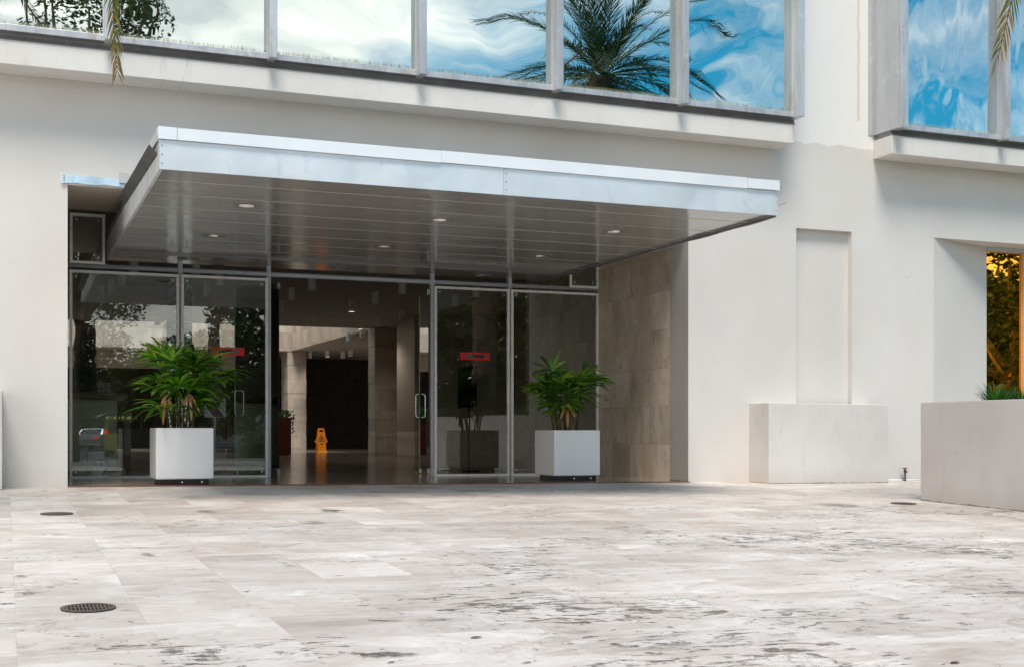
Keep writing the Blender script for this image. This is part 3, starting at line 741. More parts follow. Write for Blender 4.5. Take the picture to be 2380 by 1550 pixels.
# dark recess between fascia and coping, then coping lengths
g = MB(); g.box(CX0 + .01, CX1 - .01, CY0 + .02, CY1, CZ + .24, CZ + .36); g.build('roof_deck', 'dark_flash', can)
cj = [CX0 - .012, X(411, CY0), X(1024, CY0), X(1735, CY0), CX1 + .012]
for i in range(4):
    a, b = cj[i] + (.002 if i else 0), cj[i + 1] - .002
    e = [0.0, -.004, .004, -.006][i]
    g = MB()
    g.hexa([(a, CY0 - .022 + e, CZ + .262), (b, CY0 - .022 + e, CZ + .262 - (0.006 if i in (1, 2) else 0)), (b, CY0 + .02, CZ + .262), (a, CY0 + .02, CZ + .262)],
           [(a, CY0 - .018 + e, CZ + .374 + e), (b, CY0 - .018 + e, CZ + .374 + e * .5), (b, CY0 + .12, CZ + .376 + e * .5), (a, CY0 + .12, CZ + .376 + e)])
    g.build('coping', 'coping', can)
g = MB(); g.box(CX0 - .012, CX0 + .05, CY0 + .125, YW - .002, CZ + .268, CZ + .374); g.build('coping', 'side_metal', can)
g = MB(); g.box(CX1 - .05, CX1 + .012, CY0 + .125, YW - .002, CZ + .268, CZ + .374); g.build('coping', 'side_metal', can)
# loose charcoal board along the left side
g = MB()
ya, yb = 11.86, 15.14
g.hexa([(CX0 - .008, ya, 3.165), (CX0 - .078, ya, 3.245), (CX0 - .078, yb, 3.335), (CX0 - .008, yb, 3.255)],
       [(CX0 + .002, ya, 3.175), (CX0 - .068, ya, 3.257), (CX0 - .068, yb, 3.347), (CX0 + .002, yb, 3.265)])
o_ = g.build('side_board', 'gutter', can); o_['label'] = 'charcoal board hanging loose along the left side'
# sagging trim under the right edge
g = MB()
pts = [(CX1 - .004, CY0 + .02 + i * (CY1 - CY0 - .02) / 24, CZ - .012 - .010 * abs(sin(i * .9))) for i in range(25)]
for i in range(24):
    a, b = pts[i], pts[i + 1]
    g.hexa([(a[0], a[1], a[2] - .012), (b[0], b[1], b[2] - .012), (b[0] - .03, b[1], b[2] - .012), (a[0] - .03, a[1], a[2] - .012)],
           [(a[0], a[1], CZ - .005), (b[0], b[1], CZ - .005), (b[0] - .03, b[1], CZ - .005), (a[0] - .03, a[1], CZ - .005)])
g.build('edge_trim', 'dark_flash', can)
g = MB(); g.tube([(CX1 + .004, CY0 + .03, CZ + .10), (CX1 + .07, CY0 - .02, CZ + .125), (CX1 + .10, CY0 - .03, CZ + .14)], .004, 6)
g.tube([(CX1 + .006, CY0 + .02, CZ + .10), (CX1 + .012, CY0 + .02, CZ + .17)], .006, 6)
g.build('loose_wire', 'dark_flash', can)

# recessed downlights
rowsn = ['front', 'middle', 'rear']; coln = ['left', 'centre', 'right']
def downlight(x, y, lab):
    t = thing('recessed_downlight', lab, 'ceiling light', (x, y, CZ), 'recessed downlights in the canopy soffit')
    m = MB(); m.prism([circ(x, y, .150), circ(x, y, LR - .012)], lambda a, b, d: (a, b, d), CZ - .006, CZ - .001); m.build('trim_ring', 'lamp_ring', t)
    m = MB(); m.lathe([(LR - .004, -.009), (LR - .016, .0), (LR - .022, .07), (.05, .11)], (x, y, CZ), 28, False, True); m.build('reflector', 'lamp_inner', t, smooth=True)
    m = MB(); m.lathe([(.028, .06), (.034, .075), (.03, .105)], (x, y, CZ), 14); m.build('bulb', 'pendant', t, smooth=True)
for j in range(3):
    for i in range(3):
        x, y = lpos[j * 3 + i]
        downlight(x, y, 'round recessed downlight at the %s of the %s row in the canopy soffit' % (coln[i], rowsn[j]))

# ------------------------------------------------------------------ upper window bays
UW = 14.73; YF = 14.54
WT = 8.6
def bay(x0, x1, cols, lab, ends, waves):
    t = thing('window_bay', lab, 'window', ((x0 + x1) / 2, UW, 5.0), 'projecting upper window bays')
    # plaster ledge
    m = MB(); m.box(ends[0], ends[1], YS, YW - .001, 4.64, 4.908); m.build('ledge', 'ledge', t, bevel=.006)
    # grey cove flashing
    m = MB(); n = 40; a, b = ends[0] + .004, ends[1] + .015
    prof = [(YS - .012, 4.905), (YS + .012, 4.925), (YS + .030, 4.955), (YS + .012, 4.978), (YS - .03, 4.983), (YS - .03, 4.988), (YW - .06, 4.988), (YW - .06, 4.905)]
    m.add([(a, p[0], p[1]) for p in prof] + [(b, p[0], p[1]) for p in prof], [tuple(range(8)), tuple(range(15, 7, -1))] + [(i, (i + 1) % 8, (i + 1) % 8 + 8, i + 8) for i in range(8)])
    m.build('cove_flashing', 'dark_flash', t)
    # rails and panes between mullions
    for k in range(len(cols) - 1):
        c0, c1 = cols[k][1], cols[k + 1][0]
        m = MB(); m.box(c0 - .03, c1 + .03, 14.685, UW + .05, 4.992, 5.063); m.build('bottom_rail', 'win_metal', t, bevel=.004)
        m = MB(); m.box(c0 - .045, c1 + .045, UW, UW + .02, 5.05, WT); m.build('pane', waves[k], t)
        MB().box(c0 - .02, c0 + .012, UW - .035, UW - .001, 5.062, WT).build('pane_bead', 'win_metal', t); MB().box(c1 - .012, c1 + .02, UW - .035, UW - .001, 5.062, WT).build('pane_bead', 'win_metal', t)
    for (a, b) in cols:
        m = MB(); m.box(a, b, YF, UW + .04, 4.975, WT); m.build('mullion', 'win_metal', t, bevel=.006)
    m = MB(); m.box(x0, x1, YF, YW, WT, WT + .25); m.build('head', 'win_metal', t)
    return t
mul = [(10.138 - 1.824 * k, 10.138 - 1.824 * k + .085) for k in range(8)][::-1]
wv_ = [mirror_glass('upper_glass_%d' % i, (0.56, 0.62, 0.61), s, sc, True, st) for i, (s, sc, st) in enumerate(
    [(0.05, 1.2, (1, 1, 1)), (0.05, 1.2, (1, 1, 1)), (0.10, 0.9, (1, 1, 1)), (0.13, 0.8, (1, 1, 1)), (0.10, 0.8, (1, 1, .8)), (0.06, 0.8, (1, 1, 1)), (0.32, 0.8, (1, 1, 1.0))])]
b1 = bay(mul[0][0], mul[-1][1], mul, 'long window bay of reflective glass above the canopy', (mul[0][0], 10.184), wv_)
wr = [mirror_glass('right_bay_glass_%d' % i, (0.54, 0.62, 0.64), 0.19, 1.3, True, (1.5, 1, .6)) for i in range(3)]
cols = [(11.862, 11.99), (13.785, 13.87), (15.70, 15.785), (17.6, 17.685)]
b2 = bay(11.862, 17.7, cols, 'window bay with a grey metal side at the upper right', (11.858, 17.7), wr)
# side sheet and sealed flange on the right bay, end return on the long bay
m = MB(); m.box(11.850, 11.861, YF + .06, YW - .001, 4.984, WT); m.build('side_sheet', 'side_metal', b2)
m = MB(); m.box(11.765, 11.849, YW - .012, YW - .001, 4.985, WT); m.box(11.834, 11.849, YW - .03, YW - .013, 4.985, WT); m.build('wall_flange', 'side_metal', b2)
m = MB(); m.box(10.17, 10.22, UW + .05, YW - .001, 4.99, WT); m.build('side_sheet', 'side_metal', b1)

# amber window
aw = thing('amber_window', 'tall amber tinted window with orange bar in the right wall recess', 'window', (axp + .5, YA, 2))
amber = mirror_glass('amber_glass', (0.95, 0.44, 0.055), 0.03, 1.2, False, (1, 1, 1), 0.05, (0.06, 0.02, 0.0))
hz = Z(2293, 585, YA)
m = MB(); m.box(axp + .002, AX1 - .1, YA, YA + .02, 0.85, hz); m.build('pane', amber, aw)
m = MB(); m.box(axp + .002, AX1 - .05, YA - .05, YA + .04, hz, RZ - .002); m.build('frame', 'post', aw)
xm = X(2372, YA)
m = MB(); m.box(xm, xm + .03, YA - .012, YA - .002, .85, hz - .002); m.build('bar', simple('amber_bar', (0.75, 0.33, 0.04), .4, var=.1), aw)
m = MB(); m.box(xm + .032, xm + .12, YA - .06, YA - .002, .85, hz - .002); m.build('frame', 'post', aw)

# ------------------------------------------------------------------ entrance steel frame and glass
fr = thing('steel_frame', 'grey painted steel posts and rail holding the entrance glazing', 'frame', (4.7, YG + .06, 0))
BZ = 2.893
g = MB(); g.tube([(OX0 + .05, YG + .07, BZ), (X(1404, YG + .07), YG + .07, BZ)], .034, 16); g.build('rail', 'post', fr, smooth=True)
g = MB(); x_ = X(1404, YG + .07); g.tube([(x_ - .03, YG + .07, BZ), (x_ + .02, YG + .07, BZ)], .048, 16); g.build('end_cap', 'post', fr)
for u in (418.5, 624, 1004, 1184):
    x_ = X(u, YG + .07); g = MB(); g.box(x_ - .03, x_ + .03, YG + .03, YG + .13, floor_z(x_) - .01, 3.66); g.build('post', 'post', fr, bevel=.006)
def edge_frame(mb, a, b, c, d, w, y0, y1):
    """a bl, b br, c tr, d tl (x, z)"""
    i = [(a[0] + w, a[1] + w), (b[0] - w, b[1] + w), (c[0] - w, c[1] - w), (d[0] + w, d[1] - w)]
    mb.prism([[a, b, c, d], i], lambda p, q, dd: (p, dd, q), y0, y1)
def bolts(t, pts, y):
    for (x, z) in pts: MB().box(x - .028, x + .022, y + .011, y + .03, z - .03, z + .03).build('clamp', 'green_edge', t)
    for (x, z) in pts:
        m = MB(); m.tube([(x, y - .012, z), (x, y - .001, z)], .012, 12); m.build('bolt', 'bolt', t)
def panel(u0, u1, ztop, zb, lab, topless=False):
    x0, x1 = X(u0, YG), X(u1, YG)
    if zb is None: zb0, zb1 = Z(u0, 1112.5 - (u0 - 161) * .0072, YG), Z(u1, 1112.5 - (u1 - 161) * .0072, YG)
    else: zb0 = zb1 = zb
    t = thing('glass_panel', lab, 'glass panel', ((x0 + x1) / 2, YG, min(zb0, zb1)), 'silver framed glass panels of the entrance')
    m = MB(); edge_frame(m, (x0, zb0), (x1, zb1), (x1, ztop), (x0, ztop), .036, YG - .02, YG + .015); m.build('frame', 'frame', t)
    m = MB(); m.hexa([(x0 + .028, YG - .002, zb0 + .028), (x1 - .028, YG - .002, zb1 + .028), (x1 - .028, YG + .008, zb1 + .028), (x0 + .028, YG + .008, zb0 + .028)],
                     [(x0 + .028, YG - .002, ztop - .028), (x1 - .028, YG - .002, ztop - .028), (x1 - .028, YG + .008, ztop - .028), (x0 + .028, YG + .008, ztop - .028)])
    # one sheet only: keep the front face so the pane reflects once
    mm = MB(); mm.quad((x0 + .028, YG, zb0 + .028), (x1 - .028, YG, zb1 + .028), (x1 - .028, YG, ztop - .028), (x0 + .028, YG, ztop - .028)); mm.build('pane', 'glass', t, fix=False)
    bolts(t, [(x0 + .085, zb0 + .09), (x1 - .085, zb1 + .09), (x0 + .085, ztop - .085), (x1 - .085, ztop - .085)], YG)
    return t
panel(161.5, 416, 2.823, None, 'tall glass panel at the far left, bucket behind it')
panel(421, 622.5, 2.823, None, 'tall glass panel behind the left potted palm, left of the doorway')
panel(1009.5, 1183.5, 2.823, None, 'tall glass panel right of the doorway with red exit sign')
panel(1187.5, 1390, 2.823, None, 'tall glass panel behind the right potted palm beside travertine wall')
panel(162, 244, 3.592, 2.912, 'small glass panel above the rail left of the canopy')
panel(1323.5, 1390, 3.60, 2.895, 'small glass panel above the rail right of the canopy')

# door leaves, opened inwards
def door(xp, ang, side, lab):
    """xp pivot, ang swing of the leaf direction measured from +Y towards +X"""
    z0 = floor_z(xp); t = thing('glass_door', lab, 'door', (xp, YG + .08, z0), 'frameless glass door leaves')
    d = Vector((sin(ang), cos(ang), 0)); nrm = Vector((cos(ang), -sin(ang), 0)); o = Vector((xp, YG + .08, 0)); W = 1.12; H = 2.78
    def pt(a, n, z): q = o + d * a + nrm * n; return (q.x, q.y, z)
    def bx(m, a0, a1, n0, n1, za, zb): m.hexa([pt(a0, n0, za), pt(a1, n0, za), pt(a1, n1, za), pt(a0, n1, za)], [pt(a0, n0, zb), pt(a1, n0, zb), pt(a1, n1, zb), pt(a0, n1, zb)])
    m = MB(); m.quad(pt(0.01, 0, z0 + .01), pt(W - .004, 0, z0 + .01), pt(W - .004, 0, H), pt(0.01, 0, H)); m.build('pane', 'door_glass', t, fix=False)
    m = MB(); bx(m, 0, .01, -.008, .008, z0 + .1, H - .08); m.build('edge', 'black', t)
    m = MB(); bx(m, W - .004, W + .004, -.006, .006, z0 + .01, H); m.build('edge', simple('glass_edge_green', (0.30, 0.55, 0.45), .3), t)
    for (za, zb) in ((z0 + .005, z0 + .115), (H - .09, H)):
        m = MB(); bx(m, -.002, .20, -.022, -.009, za, zb); bx(m, -.002, .20, .009, .022, za, zb); bx(m, .012, .19, -.009, .009, za + .05, za + .07); m.build('pivot_clamp', 'steel', t)
    m = MB(); bx(m, W - .07, W - .005, -.02, .02, z0 + .0, z0 + .07); m.build('lock', simple('green_steel', (.45, .62, .56), .3, metal=.5), t)
    # paired D handles through the glass
    zc, hh, r = z0 + 1.08, .185, .075
    for s in (-1, 1):
        pts = [(W - .11, s * .004, zc - hh)]
        for k in range(6): a = pi / 2 * k / 5; pts.append((W - .11, s * (.075 - .035 + .035 * sin(a)), zc - hh + .035 - .035 * cos(a)))
        for k in range(6): a = pi / 2 * k / 5; pts.append((W - .11, s * (.075 - .035 + .035 * cos(a)), zc + hh - .035 + .035 * sin(a)))
        pts.append((W - .11, s * .004, zc + hh))
        m = MB(); m.tube([pt(*q) for q in pts], .0125, 10); m.build('handle', 'steel', t, smooth=True)
    return t
door(X(648, YG + .08), radians(-24), -1, 'open glass door leaf on the left of the doorway')
door(X(997, YG + .08), radians(10.5), 1, 'open glass door leaf on the right, held by a wooden wedge')
w_ = gpt(972, 1108); wy = 19.05
xw = X(968, wy); zf = floor_z(xw)
g = MB(); x0, x1 = X(960, wy - .05), X(984, wy - .05)
g.add([(x0, wy - .09, zf + .002), (x1, wy - .09, zf + .002), (x0, wy - .09, zf + .045), (x0, wy - .03, zf + .002), (x1, wy - .03, zf + .002), (x0, wy - .03, zf + .045)],
      [(0, 1, 2), (3, 5, 4), (0, 2, 5, 3), (1, 4, 5, 2), (0, 3, 4, 1)])
tag(g.build('door_wedge', 'wedge_wood'), 'small wooden wedge under the right glass door', 'door wedge')

# exit signs: red film with an arrow cut out and mirrored letters
def exit_sign(u0, v0, u1, v1, y, right, lab):
    a = P(u0, v0, y); b = P(u1, v1, y)
    w, h = b.x - a.x, a.z - b.z; cx, cz = (a.x + b.x) / 2, (a.z + b.z) / 2
    t = thing('exit_sign', lab, 'exit sign', (cx, y, cz - h / 2), 'red exit signs on the glass')
    s = 1 if right else -1
    rect = [(-w / 2, -h / 2), (w / 2, -h / 2), (w / 2, h / 2), (-w / 2, h / 2)]
    tip, sh, tail = .37 * w, .17 * w, -.40 * w
    arrow = [(tail, -.19 * h), (sh, -.19 * h), (sh, -.42 * h), (tip, 0), (sh, .42 * h), (sh, .19 * h), (tail, .19 * h)]
    arrow = [(s * p, q) for p, q in arrow]
    m = MB(); m.prism([rect, arrow], lambda p, q, d: (cx + p, d, cz + q), y, y + .004); m.build('panel', 'signred', t)
    mb = MB(); mb.prism([[(s * p * .99, q * .98) for p, q in [(tail, -.19 * h), (sh, -.19 * h), (sh, -.42 * h), (tip, 0), (sh, .42 * h), (sh, .19 * h), (tail, .19 * h)]]], lambda p, q, d: (cx + p, d, cz + q), y + .0005, y + .003)
    mb.build('arrow', simple('sign_arrow_film', (0.10, 0.14, 0.11), .3), t)
    sz = h * .50
    xc = cx - s * .10 * w
    m = text_mb('EXIT', sz, lambda p, q, wd: (xc - (p - wd / 2) * 1.6, y - .003, cz - sz * .35 + q), 0, .004)
    m.build('letters', 'black', t, fix=False)
exit_sign(490.5, 805.8, 568.5, 826, YG - .012, True, 'red exit sign behind the left glass, partly behind palm leaves')
exit_sign(1069.6, 817.8, 1138.5, 836.5, YG - .012, False, 'red exit sign on the glass right of the doorway')
# black screen standing inside
g = MB(); p0, p1 = P(1063.5, 948, 20.3), P(1108, 946, 19.85)
zt0, zt1 = Z(1063.5, 855, 20.3), Z(1108, 849.5, 19.85)
g.hexa([tuple(p0), tuple(p1), (p1.x + .02, p1.y + .06, p1.z), (p0.x + .02, p0.y + .06, p0.z)], [(p0.x, p0.y, zt0), (p1.x, p1.y, zt1), (p1.x + .02, p1.y + .06, zt1), (p0.x + .02, p0.y + .06, zt0)])
sc_ = thing('display_screen', 'black portrait screen on a stand behind the glass right of doorway', 'screen', (p0.x, 20.2, floor_z(p0.x)))
g.build('screen', 'screen', sc_)
cx_ = (p0.x + p1.x) / 2 + .06; g = MB(); g.box(cx_ - .012, cx_ + .012, 20.15, 20.17, floor_z(cx_), p0.z + .2); g.box(cx_ - .15, cx_ + .15, 20.05, 20.3, floor_z(cx_), floor_z(cx_) + .02)
g.build('stand', 'black', sc_)

# ------------------------------------------------------------------ pendants under the lobby ceiling
PZ = 3.654
def pend_at(u, v):     # v = lower rim
    zb = PZ - .25; t = (zb - EYE) * 2917 / (1000 - v); T = (u - 1190) / 2917
    return (0.3741 + 0.9274 * T) * t, (0.9274 - 0.3741 * T) * t
def pendant(x, y, lit, first={}):
    key = lit
    lab = 'lit white cylinder ceiling light with a glowing lower rim in the lobby' if lit else 'unlit white cylinder ceiling light under the dark lobby ceiling'
    grp = 'lit cylinder ceiling lights in the lobby' if lit else 'unlit cylinder ceiling lights in the lobby'
    if key not in first:
        t = thing('cylinder_light', lab, 'ceiling light', (x, y, PZ), grp)
        m = MB(); m.lathe([(.078, -.25), (.080, -.245), (.080, 0)], (x, y, PZ), 20, False, True); m.lathe([(.070, -.25), (.066, -.05)], (x, y, PZ), 20, False, True)
        m.prism([circ(x, y, .078, 20), circ(x, y, .070, 20)], lambda a, b, d: (a, b, d), PZ - .252, PZ - .249); m.build('housing', 'pendant', t, smooth=False)
        m = MB(); m.lathe([(.068, -.235 if lit else -.10), (.068, -.23 if lit else -.09)], (x, y, PZ), 20); m.build('lens', 'lit' if lit else 'label_dark', t)
        if lit:      # the lamp's own light
            ld = bpy.data.lights.new('lamp_light', 'SPOT'); ld.energy = 34; ld.spot_size = radians(150); ld.spot_blend = 0.6; ld.color = (1, .93, .82); ld.shadow_soft_size = .06
            lo = bpy.data.objects.new('lamp_light', ld); COL.objects.link(lo); lo.parent = t; lo.location = (0, 0, -.27)
        first[key] = t
    else:
        c = copy_tree(first[key]); c.location = (x, y, PZ)
near = [(676.5, 697), (725, 674), (871, 705), (935, 683), (768, 739), (934, 746), (721.5, 754), (881, 759), (257, 679), (282, 665), (233, 692), (509, 664), (477, 689), (366, 755), (389, 741), (443, 713),
        (546, 757), (602, 725), (571, 742), (652, 724), (1058, 711), (1107, 690), (1250, 711), (310, 640), (455, 640), (190, 700)]
for (u, v) in near: pendant(*pend_at(u, v), False)
for (u, v) in [(817, 724.5), (203, 749.5), (838, 765)]: pendant(*pend_at(u, v), True)
for (u, v) in [(815, 828), (897, 829), (946, 800)]: pendant(*pend_at(u, v), False)
for (u, v) in [(945, 817.5), (761, 829)]: pendant(*pend_at(u, v), True)
for (u, v) in [(811, 793), (842, 785), (720, 838), (797, 849)]:
    pendant(*pend_at(u, min(v, 832)), False)

# ------------------------------------------------------------------ caution sign (two hinged boards)
y_ = 41.0; cxs_ = X(746, y_); zf = floor_z(cxs_)
cs = thing('wet_floor_sign', 'orange folding wet floor sign standing in the dark lobby', 'floor sign', (cxs_, y_, zf))
k_ = 41.8 / 2917 * .0750 / 1.0            # metres per zoomed photo pixel
def ol(pts): return [((x - 798) * .01034 * 41.8 / 2917 * 7.25, (1195 - y) * .01034 * 41.8 / 2917 * 7.25) for x, y in pts]
outl = ol([(668, 1190), (940, 1190), (930, 1150), (925, 895), (975, 885), (985, 865), (940, 775), (915, 640), (888, 465), (860, 452), (725, 452), (698, 470), (678, 640), (668, 775), (615, 860), (625, 888), (668, 897)])
hole1 = ol([(735, 500), (862, 500), (850, 600), (815, 562), (780, 562), (748, 595)])
hole2 = ol([(757, 918), (845, 918), (835, 958), (762, 958)])
tri = ol([(790, 628), (930, 858), (672, 858)]); tri2 = ol([(793, 660), (903, 842), (698, 842)])
def sgn(s, d): return lambda a, b, q: (cxs_ + a, y_ + s * (.16 - (b / .85) * .15 + q), zf + b)
for s in (-1, 1):
    m = MB(); m.prism([outl, hole1, hole2], sgn(s, 0), 0, .015); m.build('board', 'orange', cs)
m = MB(); m.prism([tri, tri2], sgn(-1, 0), .0155, .018); m.build('warning_triangle', 'black', cs)
fig = ol([(745, 825), (755, 800), (775, 790), (770, 770), (748, 765), (760, 745), (795, 752), (800, 705), (812, 708), (815, 740), (832, 735), (828, 775), (805, 795), (790, 790), (775, 815), (848, 822), (848, 832)])
m = MB(); m.prism([fig], sgn(-1, 0), .0155, .018); m.build('pictogram', 'black', cs)
m = MB(); m.prism([ol([(655, 1192), (965, 1192), (940, 1155), (668, 1155)])], sgn(-1, 0), .016, .03); m.build('foot', 'orange_top', cs)

# ------------------------------------------------------------------ lobby furniture seen through glass
# reception counter
yd = 20.6; xr, xr2 = X(272, yd), X(298.5, yd)
dk = thing('reception_counter', 'pale reception counter with brown stone top behind the left glass', 'counter', (0.6, yd, 0))
m = MB(); m.box(-1.2, xr, yd, yd + .7, 0.02, 1.14); m.build('body', 'desk', dk)
m = MB(); m.box(-1.2, xr2, yd - .12, yd + .8, 1.14, 1.245); m.build('counter_top', 'desktop', dk, bevel=.01)
zt = 1.248
for (uu0, uu1, vv0, vv1, lab) in ((226.5, 256.5, 888.5, 901.5, 'upper'), (227, 256, 903, 911.5, 'lower')):
    a = P(uu0, vv0, yd + .1); b = P(uu1, vv1, yd + .1)
    if lab == 'upper':
        nt_ = thing('notice_stand', 'small notice plates standing on the brown counter top', 'notice', (a.x + .1, yd + .1, zt))
        m = MB(); m.box(a.x, a.x + .008, yd + .1, yd + .112, zt - .003, a.z); m.box(b.x - .008, b.x, yd + .1, yd + .112, zt - .003, a.z); m.build('stand', 'black', nt_)
    m = MB(); m.box(a.x, b.x, yd + .085, yd + .095, max(zt + .002, b.z), a.z); pl = m.build('plate', 'paper', nt_)
    m = MB()
    for q in range(3):
        zq = a.z - .02 - q * .022
        if zq > b.z + .012: m.box(a.x + (.09 if q < 3 else .02), b.x - .02, yd + .082, yd + .084, zq - .010, zq)
    m.add([(a.x + .02, yd + .083, a.z - .015), (a.x + .035, yd + .083, a.z - .015), (a.x + .07, yd + .083, b.z + .015), (a.x + .055, yd + .083, b.z + .015)], [(0, 1, 2, 3)])
    m.build('print', 'label_dark', pl, fix=False)
# grey post behind the counter
g = MB(); xg = X(296, 24); g.box(xg - .06, xg + .06, 24, 24.12, 0, .95); g.box(xg - .09, xg + .09, 23.97, 24.15, .9, .98)
tag(g.build('barrier_post', 'block'), 'short grey post between counter and mirror column in the lobby', 'post')
# mirror clad column
ym = 25.0; xa, xb = X(387, ym), X(447, ym)
mc = thing('steel_column', 'rippled mirror steel column behind the left potted palm', 'column', ((xa + xb) / 2, ym, floor_z(xa)))
mm_, t_, b_, o_m = mat('rippled_mirror'); b_.inputs['Metallic'].default_value = 1; b_.inputs['Roughness'].default_value = 0.06; b_.inputs['Base Color'].default_value = (.8, .82, .82, 1)
bump(t_, b_, noise(t_, pos(t_), 2.2, 2, .4, 1.0), .6, .05)
m = MB(); m.box(xa, xb, ym, ym + .7, floor_z(xa), 3.65); m.build('cladding', mm_, mc, bevel=.02)
m = MB(); m.box(xa - .01, xb + .01, ym - .01, ym + .71, floor_z(xa), .12); m.build('skirting', 'post', mc)
# red planters with ivy
def leaf_clump(mb, c, rad, n, size, rr, flat=1.0):
    for _ in range(n):
        th = rr.uniform(0, 2 * pi); ph = math.acos(rr.uniform(-1, 1)); r_ = rad * rr.random() ** .4
        p = Vector(c) + Vector((cos(th) * sin(ph), sin(th) * sin(ph), cos(ph) * flat)) * r_
        a = Vector((rr.uniform(-1, 1), rr.uniform(-1, 1), rr.uniform(-.5, .5))).normalized()
        b = a.cross(Vector((rr.uniform(-1, 1), rr.uniform(-1, 1), rr.uniform(-1, 1)))).normalized()
        s = size * rr.uniform(.6, 1.3)
        mb.add([p - a * s * .5, p + b * s * .28, p + a * s * .5, p - b * s * .28], [(0, 1, 2, 3)])
for (u0, u1, yy, lab) in ((540, 612, 30.0, 'dark red planter box seen through the glass behind the left door leaf'), (629, 677, 35.0, 'dark red planter box trailing ivy, at the left of the open doorway')):
    x0, x1 = X(u0, yy), X(u1, yy); zf = floor_z(x0)
    t = thing('planter_box', lab, 'planter', ((x0 + x1) / 2, yy, zf), 'dark red planter boxes in the lobby')
    m = MB(); m.box(x0, x1, yy, yy + .8, zf, 1.02); m.build('box', 'redbox', t, bevel=.01)
    m = MB(); rr = random.Random(u0)
    for k in range(16): leaf_clump(m, (rr.uniform(x0, x1 + .06), yy + rr.uniform(-.1, .7), 1.06 + rr.uniform(0, .14)), .16, 34, .10, rr)
    for k in range(5): leaf_clump(m, (x1 + .05, yy + .05, 1.0 - k * .1), .05, 10, .08, rr)
    tag(m.build('ivy', 'grass_leaf', fix=False), 'leafy ivy growing over the %s dark red planter box' % ('left' if u0 < 600 else 'right'), 'plant')
# compound bucket
xb_, yb_ = 1.185, 18.36; zf = floor_z(xb_)
bk = thing('plastic_bucket', 'white plastic bucket with green lettering inside the left glass', 'bucket', (xb_, yb_, zf))
m = MB(); m.lathe([(.130, 0), (.150, .30), (.158, .302), (.158, .325), (.152, .33), (.156, .335), (.156, .36), (.150, .362)], (xb_, yb_, zf), 32); m.build('pail', 'bucket', bk, smooth=False)
def cyl(a, z, r=.0): # wrap label point round the pail: a = arc metres
    rad = .131 + z * .0667 + r; th = a / .145
    f = Vector((-.06, -1, 0)).normalized(); s = Vector((1, -.06, 0)).normalized()
    q = Vector((xb_, yb_, 0)) + f * rad * cos(th) + s * rad * sin(th); return (q.x, q.y, zf + z)
def patch(pts, m):  # fine quads along the arc
    a0, a1, z0, z1 = pts; n = 10
    for i in range(n):
        m.quad(cyl(a0 + (a1 - a0) * i / n, z0, .002), cyl(a0 + (a1 - a0) * (i + 1) / n, z0, .002), cyl(a0 + (a1 - a0) * (i + 1) / n, z1, .002), cyl(a0 + (a1 - a0) * i / n, z1, .002))
m = MB()
for k in range(8):
    a0 = .055 + k * .012; patch((a0, a0 + .012, .035, .04 + (k + .5) * .014), m)
for (txt, zz) in (('ALL', .192), ('PURPOSE', .160)):
    tm = text_mb(txt, .034, lambda p, q, wd: cyl(-.062 + p * .95, zz + q, .0025), 0, .0008); m.add(tm.v, tm.f)
for (z_, a1) in ((.140, .06), (.125, .03), (.110, .045), (.095, .04), (.075, .0)): patch((-.062, a1, z_, z_ + .004), m)
lb = m.build('label_print', 'label_green', bk, fix=False)
m = MB(); patch((-.02, .115, .236, .247), m); patch((-.062, -.022, .239, .245), m); m.build('label_stripe', 'label_red', bk, fix=False)
m = MB(); patch((-.13, -.10, .05, .12), m); m.build('label_code', 'label_dark', bk, fix=False)
m = MB(); m.tube([cyl(-.175 - .0, .30, .01)] + [(cyl(-.19, .30 - .02 * k, .012 + .05 * sin(pi * k / 8))) for k in range(1, 8)] + [cyl(-.175, .14, .008)], .003, 6); m.build('handle', 'label_dark', bk, smooth=True)
# intercom on the reveal/interior wall
g = MB(); g.box(OX1 - .03, OX1, 19.9, 20.15, 1.42, 1.62); g.box(OX1 - .036, OX1 - .031, 19.94, 20.11, 1.47, 1.57)
tag(g.build('wall_intercom', 'black', bevel=.004), 'small dark intercom box on the marble wall behind the right glass', 'intercom')

